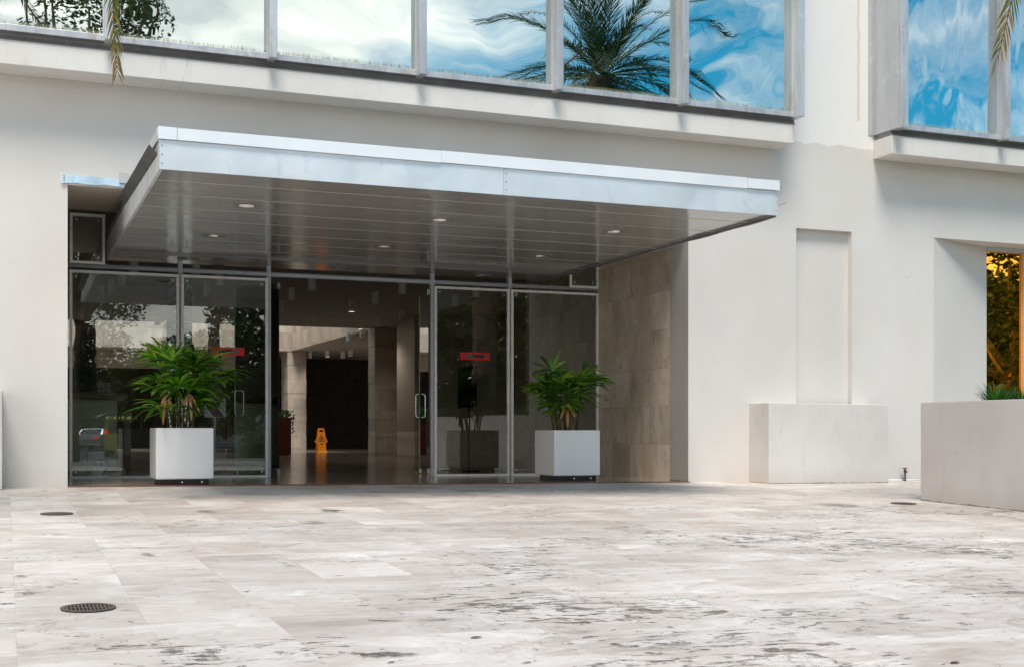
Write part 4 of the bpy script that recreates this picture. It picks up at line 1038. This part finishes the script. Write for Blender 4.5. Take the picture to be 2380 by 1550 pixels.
# ------------------------------------------------------------------ white planters
def planter(u0, u1, yf, d, top, bot, lab):
    x0, x1 = X(u0, yf), X(u1, yf); zt = Z((u0 + u1) / 2, top, yf); zb = Z((u0 + u1) / 2, bot, yf); cx = (x0 + x1) / 2; zf = floor_z(cx)
    t = thing('planter', lab, 'planter', (cx, yf + d / 2, zf), 'white square planters at the entrance')
    m = MB(); y0, y1 = yf, yf + d; tk = .035
    o4 = [(x0, y0), (x1, y0), (x1, y1), (x0, y1)]; i4 = [(x0 + tk, y0 + tk), (x1 - tk, y0 + tk), (x1 - tk, y1 - tk), (x0 + tk, y1 - tk)]
    vs = [(a, b, zb) for a, b in o4] + [(a, b, zt) for a, b in o4] + [(a, b, zt) for a, b in i4] + [(a, b, zt - .1) for a, b in i4]
    fs = [(0, 1, 2, 3)] + [(i, (i + 1) % 4, (i + 1) % 4 + 4, i + 4) for i in range(4)] + [(i + 4, (i + 1) % 4 + 4, (i + 1) % 4 + 8, i + 8) for i in range(4)] + [(i + 8, (i + 1) % 4 + 8, (i + 1) % 4 + 12, i + 12) for i in range(4)]
    m.add(vs, fs); m.build('body', 'planter_white', t, bevel=.016, bseg=3)
    m = MB(); m.quad(*[(a, b, zt - .07) for a, b in i4]); m.build('soil', 'soil', t)
    m = MB(); e = .055; m.box(x0 + e, x1 - e, y0 + .012, y1 - e, zf - .01, zb + .005); pp = m.build('plinth', 'plinth', t, bevel=.006)
    for xx in (x0 + .30, x1 - .14): MB().tube([(xx, y0 + .006, zf + .038), (xx, y0 + .0118, zf + .038)], .012, 10).build('plinth_plug', 'steel', pp)
    return cx, yf + d / 2, zt - .07
pl1 = planter(362.7, 497, 15.32, .70, 993.6, 1113, 'white square planter on the left, in front of the glass panels')
pl2 = planter(1288.8, 1395, 15.72, .70, 998.8, 1104.8, 'white square planter on the right, beside the travertine reveal')

# lady palms: canes with fan leaves
def fan(mb, c, ax, up, n, length, rr, spread=1.25):
    ax = ax.normalized(); sd_ = ax.cross(up).normalized(); nr = sd_.cross(ax).normalized()
    for k in range(n):
        f = (k / (n - 1) - .5) * 2 if n > 1 else 0
        a = f * spread + rr.uniform(-.07, .07)
        d = (ax * cos(a) + sd_ * sin(a)).normalized(); ln = length * (1 - .22 * abs(f)) * rr.uniform(.85, 1.08); w = .022 * rr.uniform(.75, 1.2)
        sdd = nr.cross(d).normalized()
        prof = [(0, .25), (.25, .85), (.55, 1), (.85, .8), (1.0, .35)]
        droop = rr.uniform(.12, .42) * ln; lift = .05 * ln; fold = .35
        base = len(mb.v); vs = []; at = []
        for (s, ww) in prof:
            p = c + d * (s * ln) + nr * (lift * sin(s * pi)) - Vector((0, 0, 1)) * (droop * s * s)
            vs += [p - sdd * w * ww + nr * w * fold * ww, p, p + sdd * w * ww + nr * w * fold * ww]; at += [s, s, s]
        fs = []
        for i in range(len(prof) - 1):
            b = i * 3; fs += [(b, b + 1, b + 4, b + 3), (b + 1, b + 2, b + 5, b + 4)]
        mb.add(vs, fs, [x + 1e-4 for x in at])
def lady_palm(c, wid, hgt, seed, lab, nc, dead):
    rr = random.Random(seed); c = Vector(c)
    t = thing('lady_palm', lab, 'potted palm', tuple(c), 'lady palms in the white planters')
    cane = MB(); lf = MB(); dry = MB(); pet = MB()
    for k in range(nc):
        a0 = rr.uniform(0, 2 * pi); r0 = rr.uniform(.02, .17)
        b = c + Vector((cos(a0) * r0, sin(a0) * r0, 0)); h = hgt * (rr.uniform(.12, .72) if k % 3 else rr.uniform(.55, .78))
        tip = b + Vector((cos(a0) * (.03 + h * .17) * rr.uniform(.2, 1.3), sin(a0) * (.03 + h * .17), h))
        mid = (b + tip) / 2 + Vector((rr.uniform(-.02, .02), rr.uniform(-.02, .02), 0))
        cane.tube([b, mid, tip], [.013, .012, .009], 7)
        nl = rr.randint(4, 6) if h > .3 * hgt else 3
        for q in range(nl):
            f = q / nl; z_ = tip.z - f * min(.30, h * .5)
            az = a0 + rr.uniform(-2.1, 2.1) + q * 2.4; el = radians(rr.uniform(12, 38) + (1 - f) * 32)
            if q == 0: el = radians(rr.uniform(65, 85))
            d = Vector((cos(az) * cos(el), sin(az) * cos(el), sin(el))); p0 = Vector((tip.x, tip.y, z_)); pl = rr.uniform(.16, .34) * (wid / 1.4) * (.7 if q == 0 else 1)
            p1 = p0 + d * pl * .55; p2 = p0 + d * pl - Vector((0, 0, .03))
            pet.tube([p0, p1, p2], .0035, 5)
            dd = (p2 - p1).normalized() * .8 + Vector((d.x, d.y, 0)) * .35
            up = Vector((rr.uniform(-.25, .25), rr.uniform(-.25, .25), 1))
            fan(lf, p2, dd, up, rr.randint(6, 8), rr.uniform(.26, .37) * (wid / 1.4), rr)
    for k in range(dead):
        az = -pi / 2 + rr.uniform(-1.0, 1.0); p0 = c + Vector((cos(az) * .08, sin(az) * .08, hgt * .42)); p2 = p0 + Vector((cos(az) * .16, sin(az) * .16, .03))
        pet.tube([p0, (p0 + p2) / 2 + Vector((0, 0, .03)), p2], .0035, 5)
        fan(dry, p2, Vector((cos(az) * .3, sin(az) * .3, -1)), Vector((cos(az), sin(az), .2)), 3, .26, rr, .6)
    cane.build('canes', 'cane', t, smooth=True); pet.build('leaf_stalks', 'grass_leaf', t, smooth=True)
    lf.build('leaves', 'rhapis', t, fix=False)
    if dead: dry.build('dead_leaves', 'rhapis_dry', t, fix=False)
lady_palm((pl1[0] + .01, pl1[1], pl1[2]), 1.66, 1.06, 11, 'full lady palm with a hanging dead leaf in the left white planter', 17, 2)
lady_palm((pl2[0] - .03, pl2[1], pl2[2]), 1.52, .98, 23, 'sparser lady palm in the right white planter', 13, 1)

# ------------------------------------------------------------------ long planter at the right
PX, PY = 9.73, 11.6
lp_ = thing('planter_wall', 'long beige plaster planter wall running toward the viewer at the right', 'planter', (PX, PY, ground_z(PX, PY)))
m = MB(); prt = .978
m.box(PX, PX + .2, -6, PY, -.7, prt); m.box(PX + .2, 17.5, PY - .2, PY, -.7, prt); m.box(PX + .2, 17.5, -6, -5.8, -.7, prt); m.box(17.3, 17.5, -5.8, PY - .2, -.7, prt)
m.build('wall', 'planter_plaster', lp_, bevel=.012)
m = MB(); m.box(PX + .19, 17.31, -5.81, PY - .19, .7, .90); m.build('soil', 'soil', lp_)
# grassy clumps inside it
def grass_clump(x, y, lab, seed, rmax=.34, hh=.36, n=150):
    rr = random.Random(seed); m = MB(); c = Vector((x, y, .90))
    for k in range(n):
        a = rr.uniform(0, 2 * pi); r0 = rr.uniform(0, .11); o = c + Vector((cos(a) * r0, sin(a) * r0, 0)); ln = rr.uniform(.6, 1.1) * hh
        out = rr.uniform(.25, 1.0) * rmax; d = Vector((cos(a), sin(a), 0)); s = Vector((-sin(a), cos(a), 0)); w = rr.uniform(.004, .0085)
        vs = []
        for q in range(5):
            f = q / 4; p = o + d * out * f ** 1.4 + Vector((0, 0, ln * (f - .45 * f * f * (out / rmax)))); ww = w * (1 - f ** 2 * .95)
            vs += [p - s * ww, p + s * ww]
        m.add(vs, [(2 * q, 2 * q + 1, 2 * q + 3, 2 * q + 2) for q in range(4)])
    o = m.build('grass_tuft', 'grass_leaf', fix=False)
    tag(o, lab, 'plant', 'grass tufts in the plaster planter')
for i, (x, y, lab) in enumerate([(10.33, 11.05, 'first grassy tuft on the planter, overhanging its far left end'), (10.72, 11.08, 'grassy tuft in the planter between the end tuft and the frame edge'), (10.55, 10.62, 'grassy tuft in the planter nearer the viewer than its neighbours'), (11.12, 11.0, 'grassy tuft in the planter at the right edge of the view')]):
    grass_clump(x, y, lab, i + 3)

# ------------------------------------------------------------------ small things on the plaza
def drain(u, v, lab, r=.125):
    p = gpt(u, v); z = ground_z(p.x, p.y)
    t = thing('floor_drain', lab, 'drain', (p.x, p.y, z), 'round floor drains in the paving')
    m = MB(); m.lathe([(r * .98, .0), (r * .98, .003)], (p.x, p.y, z + .001), 32); m.build('void', 'hole', t)
    outer = circ(p.x, p.y, r, 36); hs = []
    for rowk in (-1, 1):
        for k in range(-6, 7):
            cx = p.x + k * r * .135; x0, x1 = cx - r * .036, cx + r * .036
            lim = math.sqrt(max(0, (r * .87) ** 2 - ((abs(k) + .3) * r * .135) ** 2))
            a, b = r * .05, min(lim, r * .78)
            if b - a < r * .1: continue
            ya, yb = (p.y + a, p.y + b) if rowk > 0 else (p.y - b, p.y - a)
            sk = .10 * r
            hs.append([(x0, ya), (x1, ya), (x1 + sk * .0, yb), (x0 + sk * .0, yb)])
    fn = lambda a, b, d: (a, b, d + (-.0087) * (a - p.x) + .0222 * (b - p.y))
    m = MB(); m.prism([outer] + hs, fn, z + .005, z + .009); m.build('grating', 'grate', t)
drain(205, 1414, 'round iron drain grating in the left foreground paving')
drain(132, 1194, 'round drain in the paving near the left wall', .136)
drain(2100, 1170, 'round drain in the paving left of the long planter', .138)
# water spigot
ysp = YW - .08; xs_ = X(2103.5, ysp); zb = ground_z(xs_, ysp)
sp = thing('water_spigot', 'rusty red garden tap on a short pipe at the wall foot', 'tap', (xs_, ysp, zb))
zt = Z(2103.5, 1086, ysp)
m = MB(); m.tube([(xs_, ysp, zb - .02), (xs_, ysp, zt - .07)], .016, 12); m.tube([(xs_, ysp, zb + .02), (xs_, YW, zb + .02)], .012, 8); m.build('pipe', 'pipe', sp, smooth=True)
m = MB(); m.lathe([(.016, 0), (.02, .012), (.02, .04), (.012, .05), (.008, .065)], (xs_, ysp, zt - .075), 14); m.tube([(xs_, ysp, zt - .045), (xs_ - .005, ysp - .05, zt - .06)], [.012, .012], 10); m.build('valve', 'rust', sp, smooth=True)
m = MB(); m.lathe([(.036, 0), (.04, .006), (.03, .014), (.012, .016)], (xs_, ysp, zt - .016), 14); m.build('hand_wheel', 'rust', sp)
m = MB(); x2 = X(2066, ysp); x3 = X(2150, ysp); m.tube([(x2, YW - .03, ground_z(x2, ysp) + .012), (x3, YW - .03, ground_z(x3, ysp) + .012)], .011, 8)
m.build('supply_pipe', 'frame', sp, smooth=True)
# fallen leaves
def fallen(u, v, s, ang, lab, curl=.012):
    s *= .62; curl *= .35; p = gpt(u, v); m = MB(); n = 6; vs = []; ca, sa = cos(ang), sin(ang)
    for q in range(n + 1):
        f = q / n; w = s * .22 * sin(pi * min(1, f * .93 + .05)) ** .8; x = (f - .5) * s; z = .003 + curl * (1 - (2 * f - 1) ** 2) * .4
        for k, ss in enumerate((-1, 0, 1)):
            xx, yy = x, ss * w; vs.append((p.x + xx * ca - yy * sa, p.y + xx * sa + yy * ca, ground_z(p.x, p.y) + z + abs(ss) * curl * .15 + .001))
    m.add(vs, [(3 * q + k, 3 * q + k + 1, 3 * q + k + 4, 3 * q + k + 3) for q in range(n) for k in range(2)])
    tag(m.build('fallen_leaf', 'leaf_brown', fix=False), lab, 'leaf', 'dry leaves lying on the paving')
for a in [(1107, 1482, .095, .2, 'curled brown leaf in the centre foreground paving'), (1460, 1432, .07, .1, 'dry leaf in the foreground, right of centre'), (1430, 1498, .08, -.1, 'dark dry leaf near the bottom edge, right of centre'),
          (1864, 1286, .075, .1, 'lone dry leaf midway across the right paving'), (2220, 1541, .09, .2, 'dry leaf at the bottom right edge of the paving'), (936, 1299, .07, .0, 'dry leaf in the middle paving, below the doorway'),
          (1262, 1267, .07, .1, 'dry leaf on the paving below the right white planter'), (48, 1339, .09, .1, 'narrow brown leaf near the left edge, above the drain grating'), (40, 1298, .05, .8, 'small upright curled leaf by the left edge'),
          (1502, 1183, .055, 0, 'tiny dry leaf on the far paving below the travertine reveal'), (960, 1152, .05, 0, 'tiny dry leaf on the paving just outside the doorway'), (66, 1373, .035, 1.5, 'tiny brown twig above the foreground drain')]:
    fallen(*a)

# ------------------------------------------------------------------ date palms
def frond(mb, rach, pts, leaf, n, rr, w=.010, vee=.55, fold=.25, endlen=.45):
    """pts: rachis polyline; leaflets in two rows"""
    pts = [Vector(p) for p in pts]; seg = [(pts[i + 1] - pts[i]).length for i in range(len(pts) - 1)]; tot = sum(seg)
    def at(s):
        d = s * tot
        for i, l in enumerate(seg):
            if d <= l or i == len(seg) - 1: return pts[i].lerp(pts[i + 1], min(1, d / l)), (pts[i + 1] - pts[i]).normalized()
            d -= l
    rach.tube(pts, [.016 * (1 - .85 * i / (len(pts) - 1)) for i in range(len(pts))], 5)
    for k in range(n):
        s = .12 + .88 * (k + rr.uniform(-.2, .2)) / (n - 1); s = min(1, max(0, s))
        p, d = at(s); side = d.cross(Vector((0, 0, 1)))
        if side.length < .25: side = FSIDE.copy() - d * FSIDE.dot(d)
        side.normalize(); nr = side.cross(d).normalized()
        ln = leaf * (sin(pi * (.18 + .82 * s) ** .9) * .75 + endlen * (.35 + .65 * s) ) * rr.uniform(.85, 1.1)
        for sg in (-1, 1):
            a = rr.uniform(.55, .85) * (1 - .45 * s)
            q = (d * cos(a) + side * sg * sin(a) + nr * fold * rr.uniform(-.3, 1)).normalized()
            ws = q.cross(nr).normalized() * w
            e = p + q * ln - Vector((0, 0, 1)) * ln * .12; mid = p + q * ln * .5
            mb.add([p - ws * .5, p + ws * .5, mid + ws, e, mid - ws], [(0, 1, 2, 4), (4, 2, 3)], [.01, .01, .5, 1, .5])
FSIDE = Vector((1, 0, 0))
def date_palm(base, top, R_, n, seed, lab, old, rt=.26, leafm='date'):
    rr = random.Random(seed); base = Vector(base); top = Vector(top)
    t = thing('date_palm', lab, 'palm tree', tuple(base), 'date palms around the plaza')
    m = MB(); pts = []; rs = []
    N_ = 40
    for i in range(N_ + 1):
        f = i / N_; pts.append(base.lerp(top, f) + Vector((.05 * sin(f * 5), .05 * cos(f * 4), 0))); rs.append(rt * (1.1 - .25 * f) * (1.06 if i % 2 else .94))
    m.tube(pts, rs, 16); m.build('trunk', 'palm_bark', t, smooth=False)
    lf = MB(); rc = MB()
    for k in range(n):
        az = k * 2.39996 + rr.uniform(-.2, .2); f = k / n; el = radians(84 - 116 * f ** .72 + rr.uniform(-8, 8)); L_ = R_ * rr.uniform(.85, 1.1)
        p = top.copy(); d = Vector((cos(az) * cos(el), sin(az) * cos(el), sin(el))); pp = [p.copy()]
        for q in range(9):
            p = p + d * L_ / 9; pp.append(p.copy()); d = (d + Vector((0, 0, -1)) * (.07 + .17 * q / 9)).normalized()
        frond(lf, rc, pp, .44 * R_ / 2.6, 62, rr, w=.009)
    lf.build('fronds', leafm, t, fix=False); rc.build('frond_stems', 'grass_leaf', t, smooth=True)
    lf = MB(); rc = MB()
    for pp in old: frond(lf, rc, pp[0], pp[1], pp[2], rr, w=pp[3], fold=.15, endlen=pp[4])
    if old:
        o = lf.build('old_frond', 'frond_old', t, fix=False); o['label'] = 'yellowing frond hanging in front of the windows'
        rc.build('frond_stem', 'cane', t, smooth=True)
RT = Vector((.9274, -.3741, 0))
FSIDE = RT.copy()
def at3(u, v, t): # point at distance t along the view axis
    T = (u - 1190) / 2917; return Vector(((.3741 + .9274 * T) * t, (.9274 - .3741 * T) * t, EYE - (v - 1000) / 2917 * t))
fR = [[Vector((10.6, 7.8, 7.5)), Vector((10.2, 7.95, 7.9)), Vector((9.5, 8.2, 7.3)), Vector((8.9, 8.35, 6.2)), at3(2372, -140, 11), at3(2354, -10, 11), at3(2340, 50, 11), at3(2326, 110, 11), at3(2314, 150, 11)], .40, 84, .0085, .38]
fR2 = [[Vector((10.6, 7.8, 7.5)), Vector((10.5, 8.1, 7.9)), Vector((10.1, 8.5, 7.3)), Vector((9.4, 8.7, 6.2)), at3(2440, -160, 11.3), at3(2418, -40, 11.3), at3(2402, 40, 11.3)], .42, 64, .0085, .42]
fL = [[Vector((-2.2, 9.6, 7.6)), Vector((-1.6, 10.1, 8.0)), Vector((-.6, 10.9, 7.6)), Vector((.2, 11.6, 6.4)), at3(262, -90, 11.8), at3(262, -20, 11.8), at3(264, 50, 11.8), at3(268, 110, 11.8), at3(272, 165, 11.8)], .30, 120, .0085, .50]
date_palm((10.6, 7.8, .85), (10.6, 7.8, 7.42), 2.62, 56, 5, 'date palm growing in the plaster planter, mirrored in the upper windows', [fR, fR2], .27)
date_palm((-2.2, 9.6, ground_z(-2, 9.6)), (-2.2, 9.6, 7.6), 2.3, 34, 6, 'date palm outside the left edge with a frond hanging before the long bay', [fL], .22)
# palms of the atrium, only trunks show through the glass
for (u, y, r, lab, lean) in ((198, 38.0, .30, 'thick dark palm trunk in the atrium behind the far left glass', -.1), (500, 40.5, .20, 'slim dark palm trunk in the atrium, left of the left exit sign', -.35), (597, 41.5, .19, 'slim dark palm trunk in the atrium beside the left door post', .25)):
    x_ = X(u, y); t = thing('atrium_palm', lab, 'palm tree', (x_, y, floor_z(x_)), 'palm trunks in the atrium')
    rr = random.Random(u); m = MB(); pts = [(x_ + lean * (f / 10 - .35), y, floor_z(x_) + f * .8) for f in range(11)]
    P2 = [Vector(pts[0]).lerp(Vector(pts[-1]), i / 44) + Vector((rr.uniform(-.02, .02), 0, 0)) for i in range(45)]
    m.tube(P2, [r * rr.uniform(.88, 1.1) for _ in P2], 12); m.build('trunk', simple('dark_palm_bark', (0.028, 0.02, 0.014), .95, var=.5, scale=6, bmp=.8), t)
    lf = MB(); rc = MB(); top = P2[-1]
    for k in range(16):
        az = k * 2.4; el = radians(60 - 4 * k); p = top.copy(); d = Vector((cos(az) * cos(el), sin(az) * cos(el), sin(el))); pp = [p.copy()]
        for q in range(6): p = p + d * .4; pp.append(p.copy()); d = (d + Vector((0, 0, -.2))).normalized()
        frond(lf, rc, pp, .35, 24, rr, w=.015)
    lf.build('fronds', 'date', t, fix=False)

# ------------------------------------------------------------------ street side, mirrored in the glass
def tree_proto(seed, H, R_, trunk_h, clumps, leaves, lsize, barkm='bark', lean=(0, 0)):
    """one broadleaf tree at the origin: trunk with limbs, crown of leaf clumps"""
    rr = random.Random(seed); tr = MB(); top = Vector((lean[0], lean[1], trunk_h))
    tr.tube([(0, 0, -.3), Vector((lean[0] * .25, lean[1] * .25, trunk_h * .4)), top], [R_ * .07, R_ * .055, R_ * .04], 10)
    cr = MB(); cc = []
    for k in range(clumps):
        a = k * 2.4 + rr.uniform(-.3, .3); f = (k + .5) / clumps; zz = trunk_h + (H - trunk_h) * (.05 + .9 * f); rad = R_ * math.sqrt(max(.05, 1 - ((f - .38) / .68) ** 2)) * rr.uniform(.35, 1)
        cc.append(Vector((lean[0] + cos(a) * rad, lean[1] + sin(a) * rad, zz)))
    for i, c in enumerate(cc):
        if i % 2 == 0:
            mid = top.lerp(c, .5) + Vector((0, 0, -.3)); tr.tube([top - Vector((0, 0, rr.uniform(0, trunk_h * .35))), mid, c], [R_ * .028, R_ * .018, R_ * .006], 6)
        leaf_clump(cr, c, R_ * rr.uniform(.20, .36), leaves, lsize, rr, .7)
    return tr, cr, barkm
def make_tree(proto, name, lab, loc, rot=0, sc=1.0, src=None):
    tr, cr, bk_ = proto
    if src is None:
        t = thing(name, lab, 'tree', (0, 0, 0), 'trees across the plaza mirrored in the glass')
        tr.build('trunk', bk_, t, smooth=True); cr.build('crown', 'tree', t, fix=False)
    else:
        t = copy_tree(src); t['label'] = lab
    t.location = loc; t.rotation_euler = (0, 0, rot); t.scale = (sc, sc, sc); return t
pa = tree_proto(31, 19.0, 4.9, 4.8, 50, 520, .17)
ta = make_tree(pa, 'broadleaf_tree', 'tall broadleaf tree mirrored in the upper left windows', (2.2, -12.5, -.6), .4)
pb = tree_proto(41, 8.6, 4.8, 1.2, 40, 330, .34)
tb = make_tree(pb, 'broadleaf_tree', 'dense tree behind the long planter, mirrored beside the palm trunk', (19.5, -19, -.6), 0)
locs = [((25, -16), 1.0, 'dense tree mirrored right of the palm trunk, nearest of that row'), ((15, -27), 1.15, 'dense tree across the road, mirrored left of the palm trunk'), ((22.5, -30), 1.2, 'back row tree behind the dense pair of the right'), ((31, -22), 1.2, 'broad tree behind the amber window trees'),
        ((-5, -52), 1.0, 'far tree on the left side of the road'), ((-12, -46), 1.1, 'far tree left of the road, nearer the plaza'), ((13.5, -62), 1.0, 'far tree on the right side of the road'), ((4.5, -74), 1.2, 'tree closing the end of the road'), ((-3, -70), 1.1, 'tree at the far end of the road, left'),
        ((10.5, -44), .8, 'smaller tree beside the road, past the chevron signs'), ((37, -8), .9, 'tree farthest right, mirrored in the amber glass'), ((44, -18), 1.0, 'large back tree mirrored in the amber glass')]
for i, (l, s, lab) in enumerate(locs): make_tree(pb, '', lab, (l[0], l[1], -.7), i * 1.3, s, tb)
pc = tree_proto(51, 7.3, 4.6, 2.8, 26, 300, .22, 'bark_amber', (1.6, 1.0))
tc_ = make_tree(pc, 'broadleaf_tree', 'pale barked leaning tree mirrored in the amber window', (24.6, 3.0, -.6), 0)
tr = MB(); tr.tube([(0.1, 0, .6), (-.5, -.9, 1.8), (-1.3, -1.6, 3.2), (-1.9, -2.4, 5.0)], [.26, .22, .17, .1], 9); tr.tube([(-.2, -.5, 1.2), (-1.4, .2, 1.9), (-2.4, .4, 2.4)], [.17, .13, .06], 8)
o = tr.build('limb', 'bark', None, smooth=True); o.parent = tc_; OFF[o.name] = Vector((0, 0, 0))
# clipped hedge along the road
m = MB(); rr = random.Random(9)
for k in range(150): leaf_clump(m, (rr.uniform(8.6, 26), rr.uniform(-15.2, -13.9), rr.uniform(-.4, .75)), .42, 60, .14, rr)
tag(m.build('hedge', 'tree', fix=False), 'low clipped hedge at the road edge mirrored in the glass', 'hedge')

def car(loc, rot, col, lab, name='parked_car', tall=False):
    t = thing(name, lab, 'van' if tall else 'car', loc)
    if not tall:
        L_, W, prof = 4.5, 1.8, [(-2.2, .35), (-2.25, .75), (-2.15, .98), (-1.55, 1.02), (-.95, 1.36), (-.2, 1.44), (.5, 1.38), (1.15, 1.0), (1.9, .90), (2.22, .72), (2.25, .35)]
        wheels = (-1.35, 1.38); ends = (-2.25,)
    else:
        L_, W, prof = 4.6, 1.8, [(-2.25, .35), (-2.3, .9), (-2.2, 1.85), (-1.9, 1.95), (1.0, 1.95), (1.5, 1.75), (1.95, 1.15), (2.35, 1.0), (2.4, .35)]
        wheels = (-1.45, 1.5); ends = (-2.3,)
    cz = max(z for _, z in prof)
    def tap(z): return (W / 2) * (1 - .20 * max(0, (z - .95) / (cz - .9)) * (1 if not tall else .5))
    m = MB(); n = len(prof); wd = []
    arch = []
    for x, z in prof: wd.append(tap(z))
    # body: ring of profile points on each side
    vs = [(-wd[i] + x0, p[0], p[1]) for i, p in enumerate(prof) for x0 in (0,)]
    left = [(-wd[i], prof[i][0], prof[i][1]) for i in range(n)]; right = [(wd[i], prof[i][0], prof[i][1]) for i in range(n)]
    li = [(-wd[i] * .88, prof[i][0] * .985, prof[i][1] + .02) for i in range(n)]; ri = [(wd[i] * .88, prof[i][0] * .985, prof[i][1] + .02) for i in range(n)]
    rings = [left, li, ri, right]; m.add([p for r_ in rings for p in r_], [(a * n + i, a * n + i + 1, (a + 1) * n + i + 1, (a + 1) * n + i) for a in range(3) for i in range(n - 1)] + [tuple(range(n)), tuple(range(3 * n, 4 * n))[::-1], (0, n, 2 * n, 3 * n), (n - 1, 2 * n - 1, 3 * n - 1, 4 * n - 1)])
    def put(mb, nm, mt, par=t, **k):
        sv = OFF[t.name]; OFF[t.name] = Vector((0, 0, 0)); OFF.setdefault('', Vector()); o = mb.build(nm, mt, par, **k); OFF[t.name] = sv; OFF[o.name] = Vector((0, 0, 0)); return o
    put(m, 'body', col, bevel=.05, smooth=False)
    gl = simple('car_window', (.012, .015, .018), .08)
    m = MB()
    if not tall:
        m.quad((-.66, -1.62, 1.06), (.66, -1.62, 1.06), (.60, -1.03, 1.37), (-.60, -1.03, 1.37)); m.quad((-.66, 1.10, 1.09), (.66, 1.10, 1.09), (.62, .56, 1.40), (-.62, .56, 1.40))
        for s in (-1, 1): m.quad((s * .905, -1.2, 1.0), (s * .905, .95, 1.0), (s * .80, .45, 1.33), (s * .80, -.85, 1.33))
    else:
        m.quad((-.72, -2.33, 1.15), (.72, -2.33, 1.15), (.68, -2.25, 1.75), (-.68, -2.25, 1.75)); m.quad((-.7, 1.98, 1.2), (.7, 1.98, 1.2), (.66, 1.52, 1.78), (-.66, 1.52, 1.78))
        for s in (-1, 1): m.quad((s * .912, -.2, 1.1), (s * .912, 1.6, 1.1), (s * .86, 1.2, 1.7), (s * .86, -.2, 1.7))
    put(m, 'windows', gl, fix=False)
    for wy_ in wheels:
        for s in (-1, 1):
            m = MB(); m.tube([(s * (W / 2 - .20), wy_, .32), (s * (W / 2 + .01), wy_, .32)], .32, 20); wo = put(m, 'wheel', 'black')
            m = MB(); m.tube([(s * (W / 2 + .005), wy_, .32), (s * (W / 2 + .02), wy_, .32)], .19, 14); put(m, 'rim', 'steel', wo)
    for s in (-1, 1):
        m = MB(); zz = .85 if not tall else 1.2; xx = .62 if not tall else .78
        m.box(s * xx - .13, s * xx + .13, ends[0] - .02, ends[0] + .1, zz - .07, zz + .07); put(m, 'tail_light', simple('tail_light', (.5, .01, .005), .3, emit=((1, .05, .01), 1.2)))
        m = MB(); m.box(s * .65 - .15, s * .65 + .15, prof[-1][0] - .1, prof[-1][0] + .02, .62, .75); put(m, 'headlight', 'frame')
    m = MB(); m.box(-.26, .26, ends[0] - .035, ends[0] + .05, .52 if not tall else .6, .64 if not tall else .72); put(m, 'number_plate', 'paper')
    t.rotation_euler = (0, 0, rot)
    return t
silver = simple('silver_paint', (.50, .52, .53), .3, metal=.5, var=.03)
car((5.6, -51.5, -.62), pi + .35, silver, 'silver sedan mirrored low in the far left glass')
car((2.6, -58.0, -.62), pi + .15, simple('grey_paint', (.35, .37, .38), .3, metal=.5, var=.03), 'grey car mirrored at the left frame of the far left glass')
car((5.6, -29.5, -.62), pi + .15, simple('yellow_paint', (.62, .58, .06), .3, var=.03), 'yellow green van mirrored beside the silver sedan', 'delivery_van', True)
def chevron(x, y, lab):
    t = thing('chevron_sign', lab, 'road sign', (x, y, -.62), 'chevron road signs')
    m = MB(); m.box(x - .03, x + .03, y - .06, y - .01, -.62, 2.0); m.build('post', 'post', t)
    m = MB(); m.box(x - .42, x + .42, y - .005, y + .02, 1.18, 1.98); bd = m.build('board', 'sign_white', t)
    # black arrowhead; faces the building, so the glass shows it pointing left as in the photograph
    c = [(-.05, -.40), (.38, -.40), (.10, 0), (.38, .40), (-.05, .40), (-.33, 0)]
    m = MB(); m.prism([[(p * .95, q * .95) for p, q in c]], lambda a, b, d: (x + a, d, 1.58 + b), y + .022, y + .026); m.build('chevron', 'black', bd)
chevron(7.7, -14.6, 'chevron sign mirrored beside the left door handle'); chevron(6.2, -14.4, 'chevron sign mirrored below the left palm leaves')
# low building across the road
t = thing('far_building', 'low pale building across the road behind the trees', 'building', (0, -84, -.6))
m = MB(); m.box(-30, 34, -92, -84, -.7, 5.2); m.build('wall', 'planter_plaster', t)
m = MB(); m.box(-31, 35, -92.5, -83.4, 5.2, 5.7); m.build('roof', 'dark_flash', t)
for k in range(12):
    m = MB(); x0 = -27 + k * 5; m.box(x0, x0 + 2.6, -84.05, -83.95, .6, 3.6); m.build('window', simple('far_window', (.03, .04, .045), .1), t)
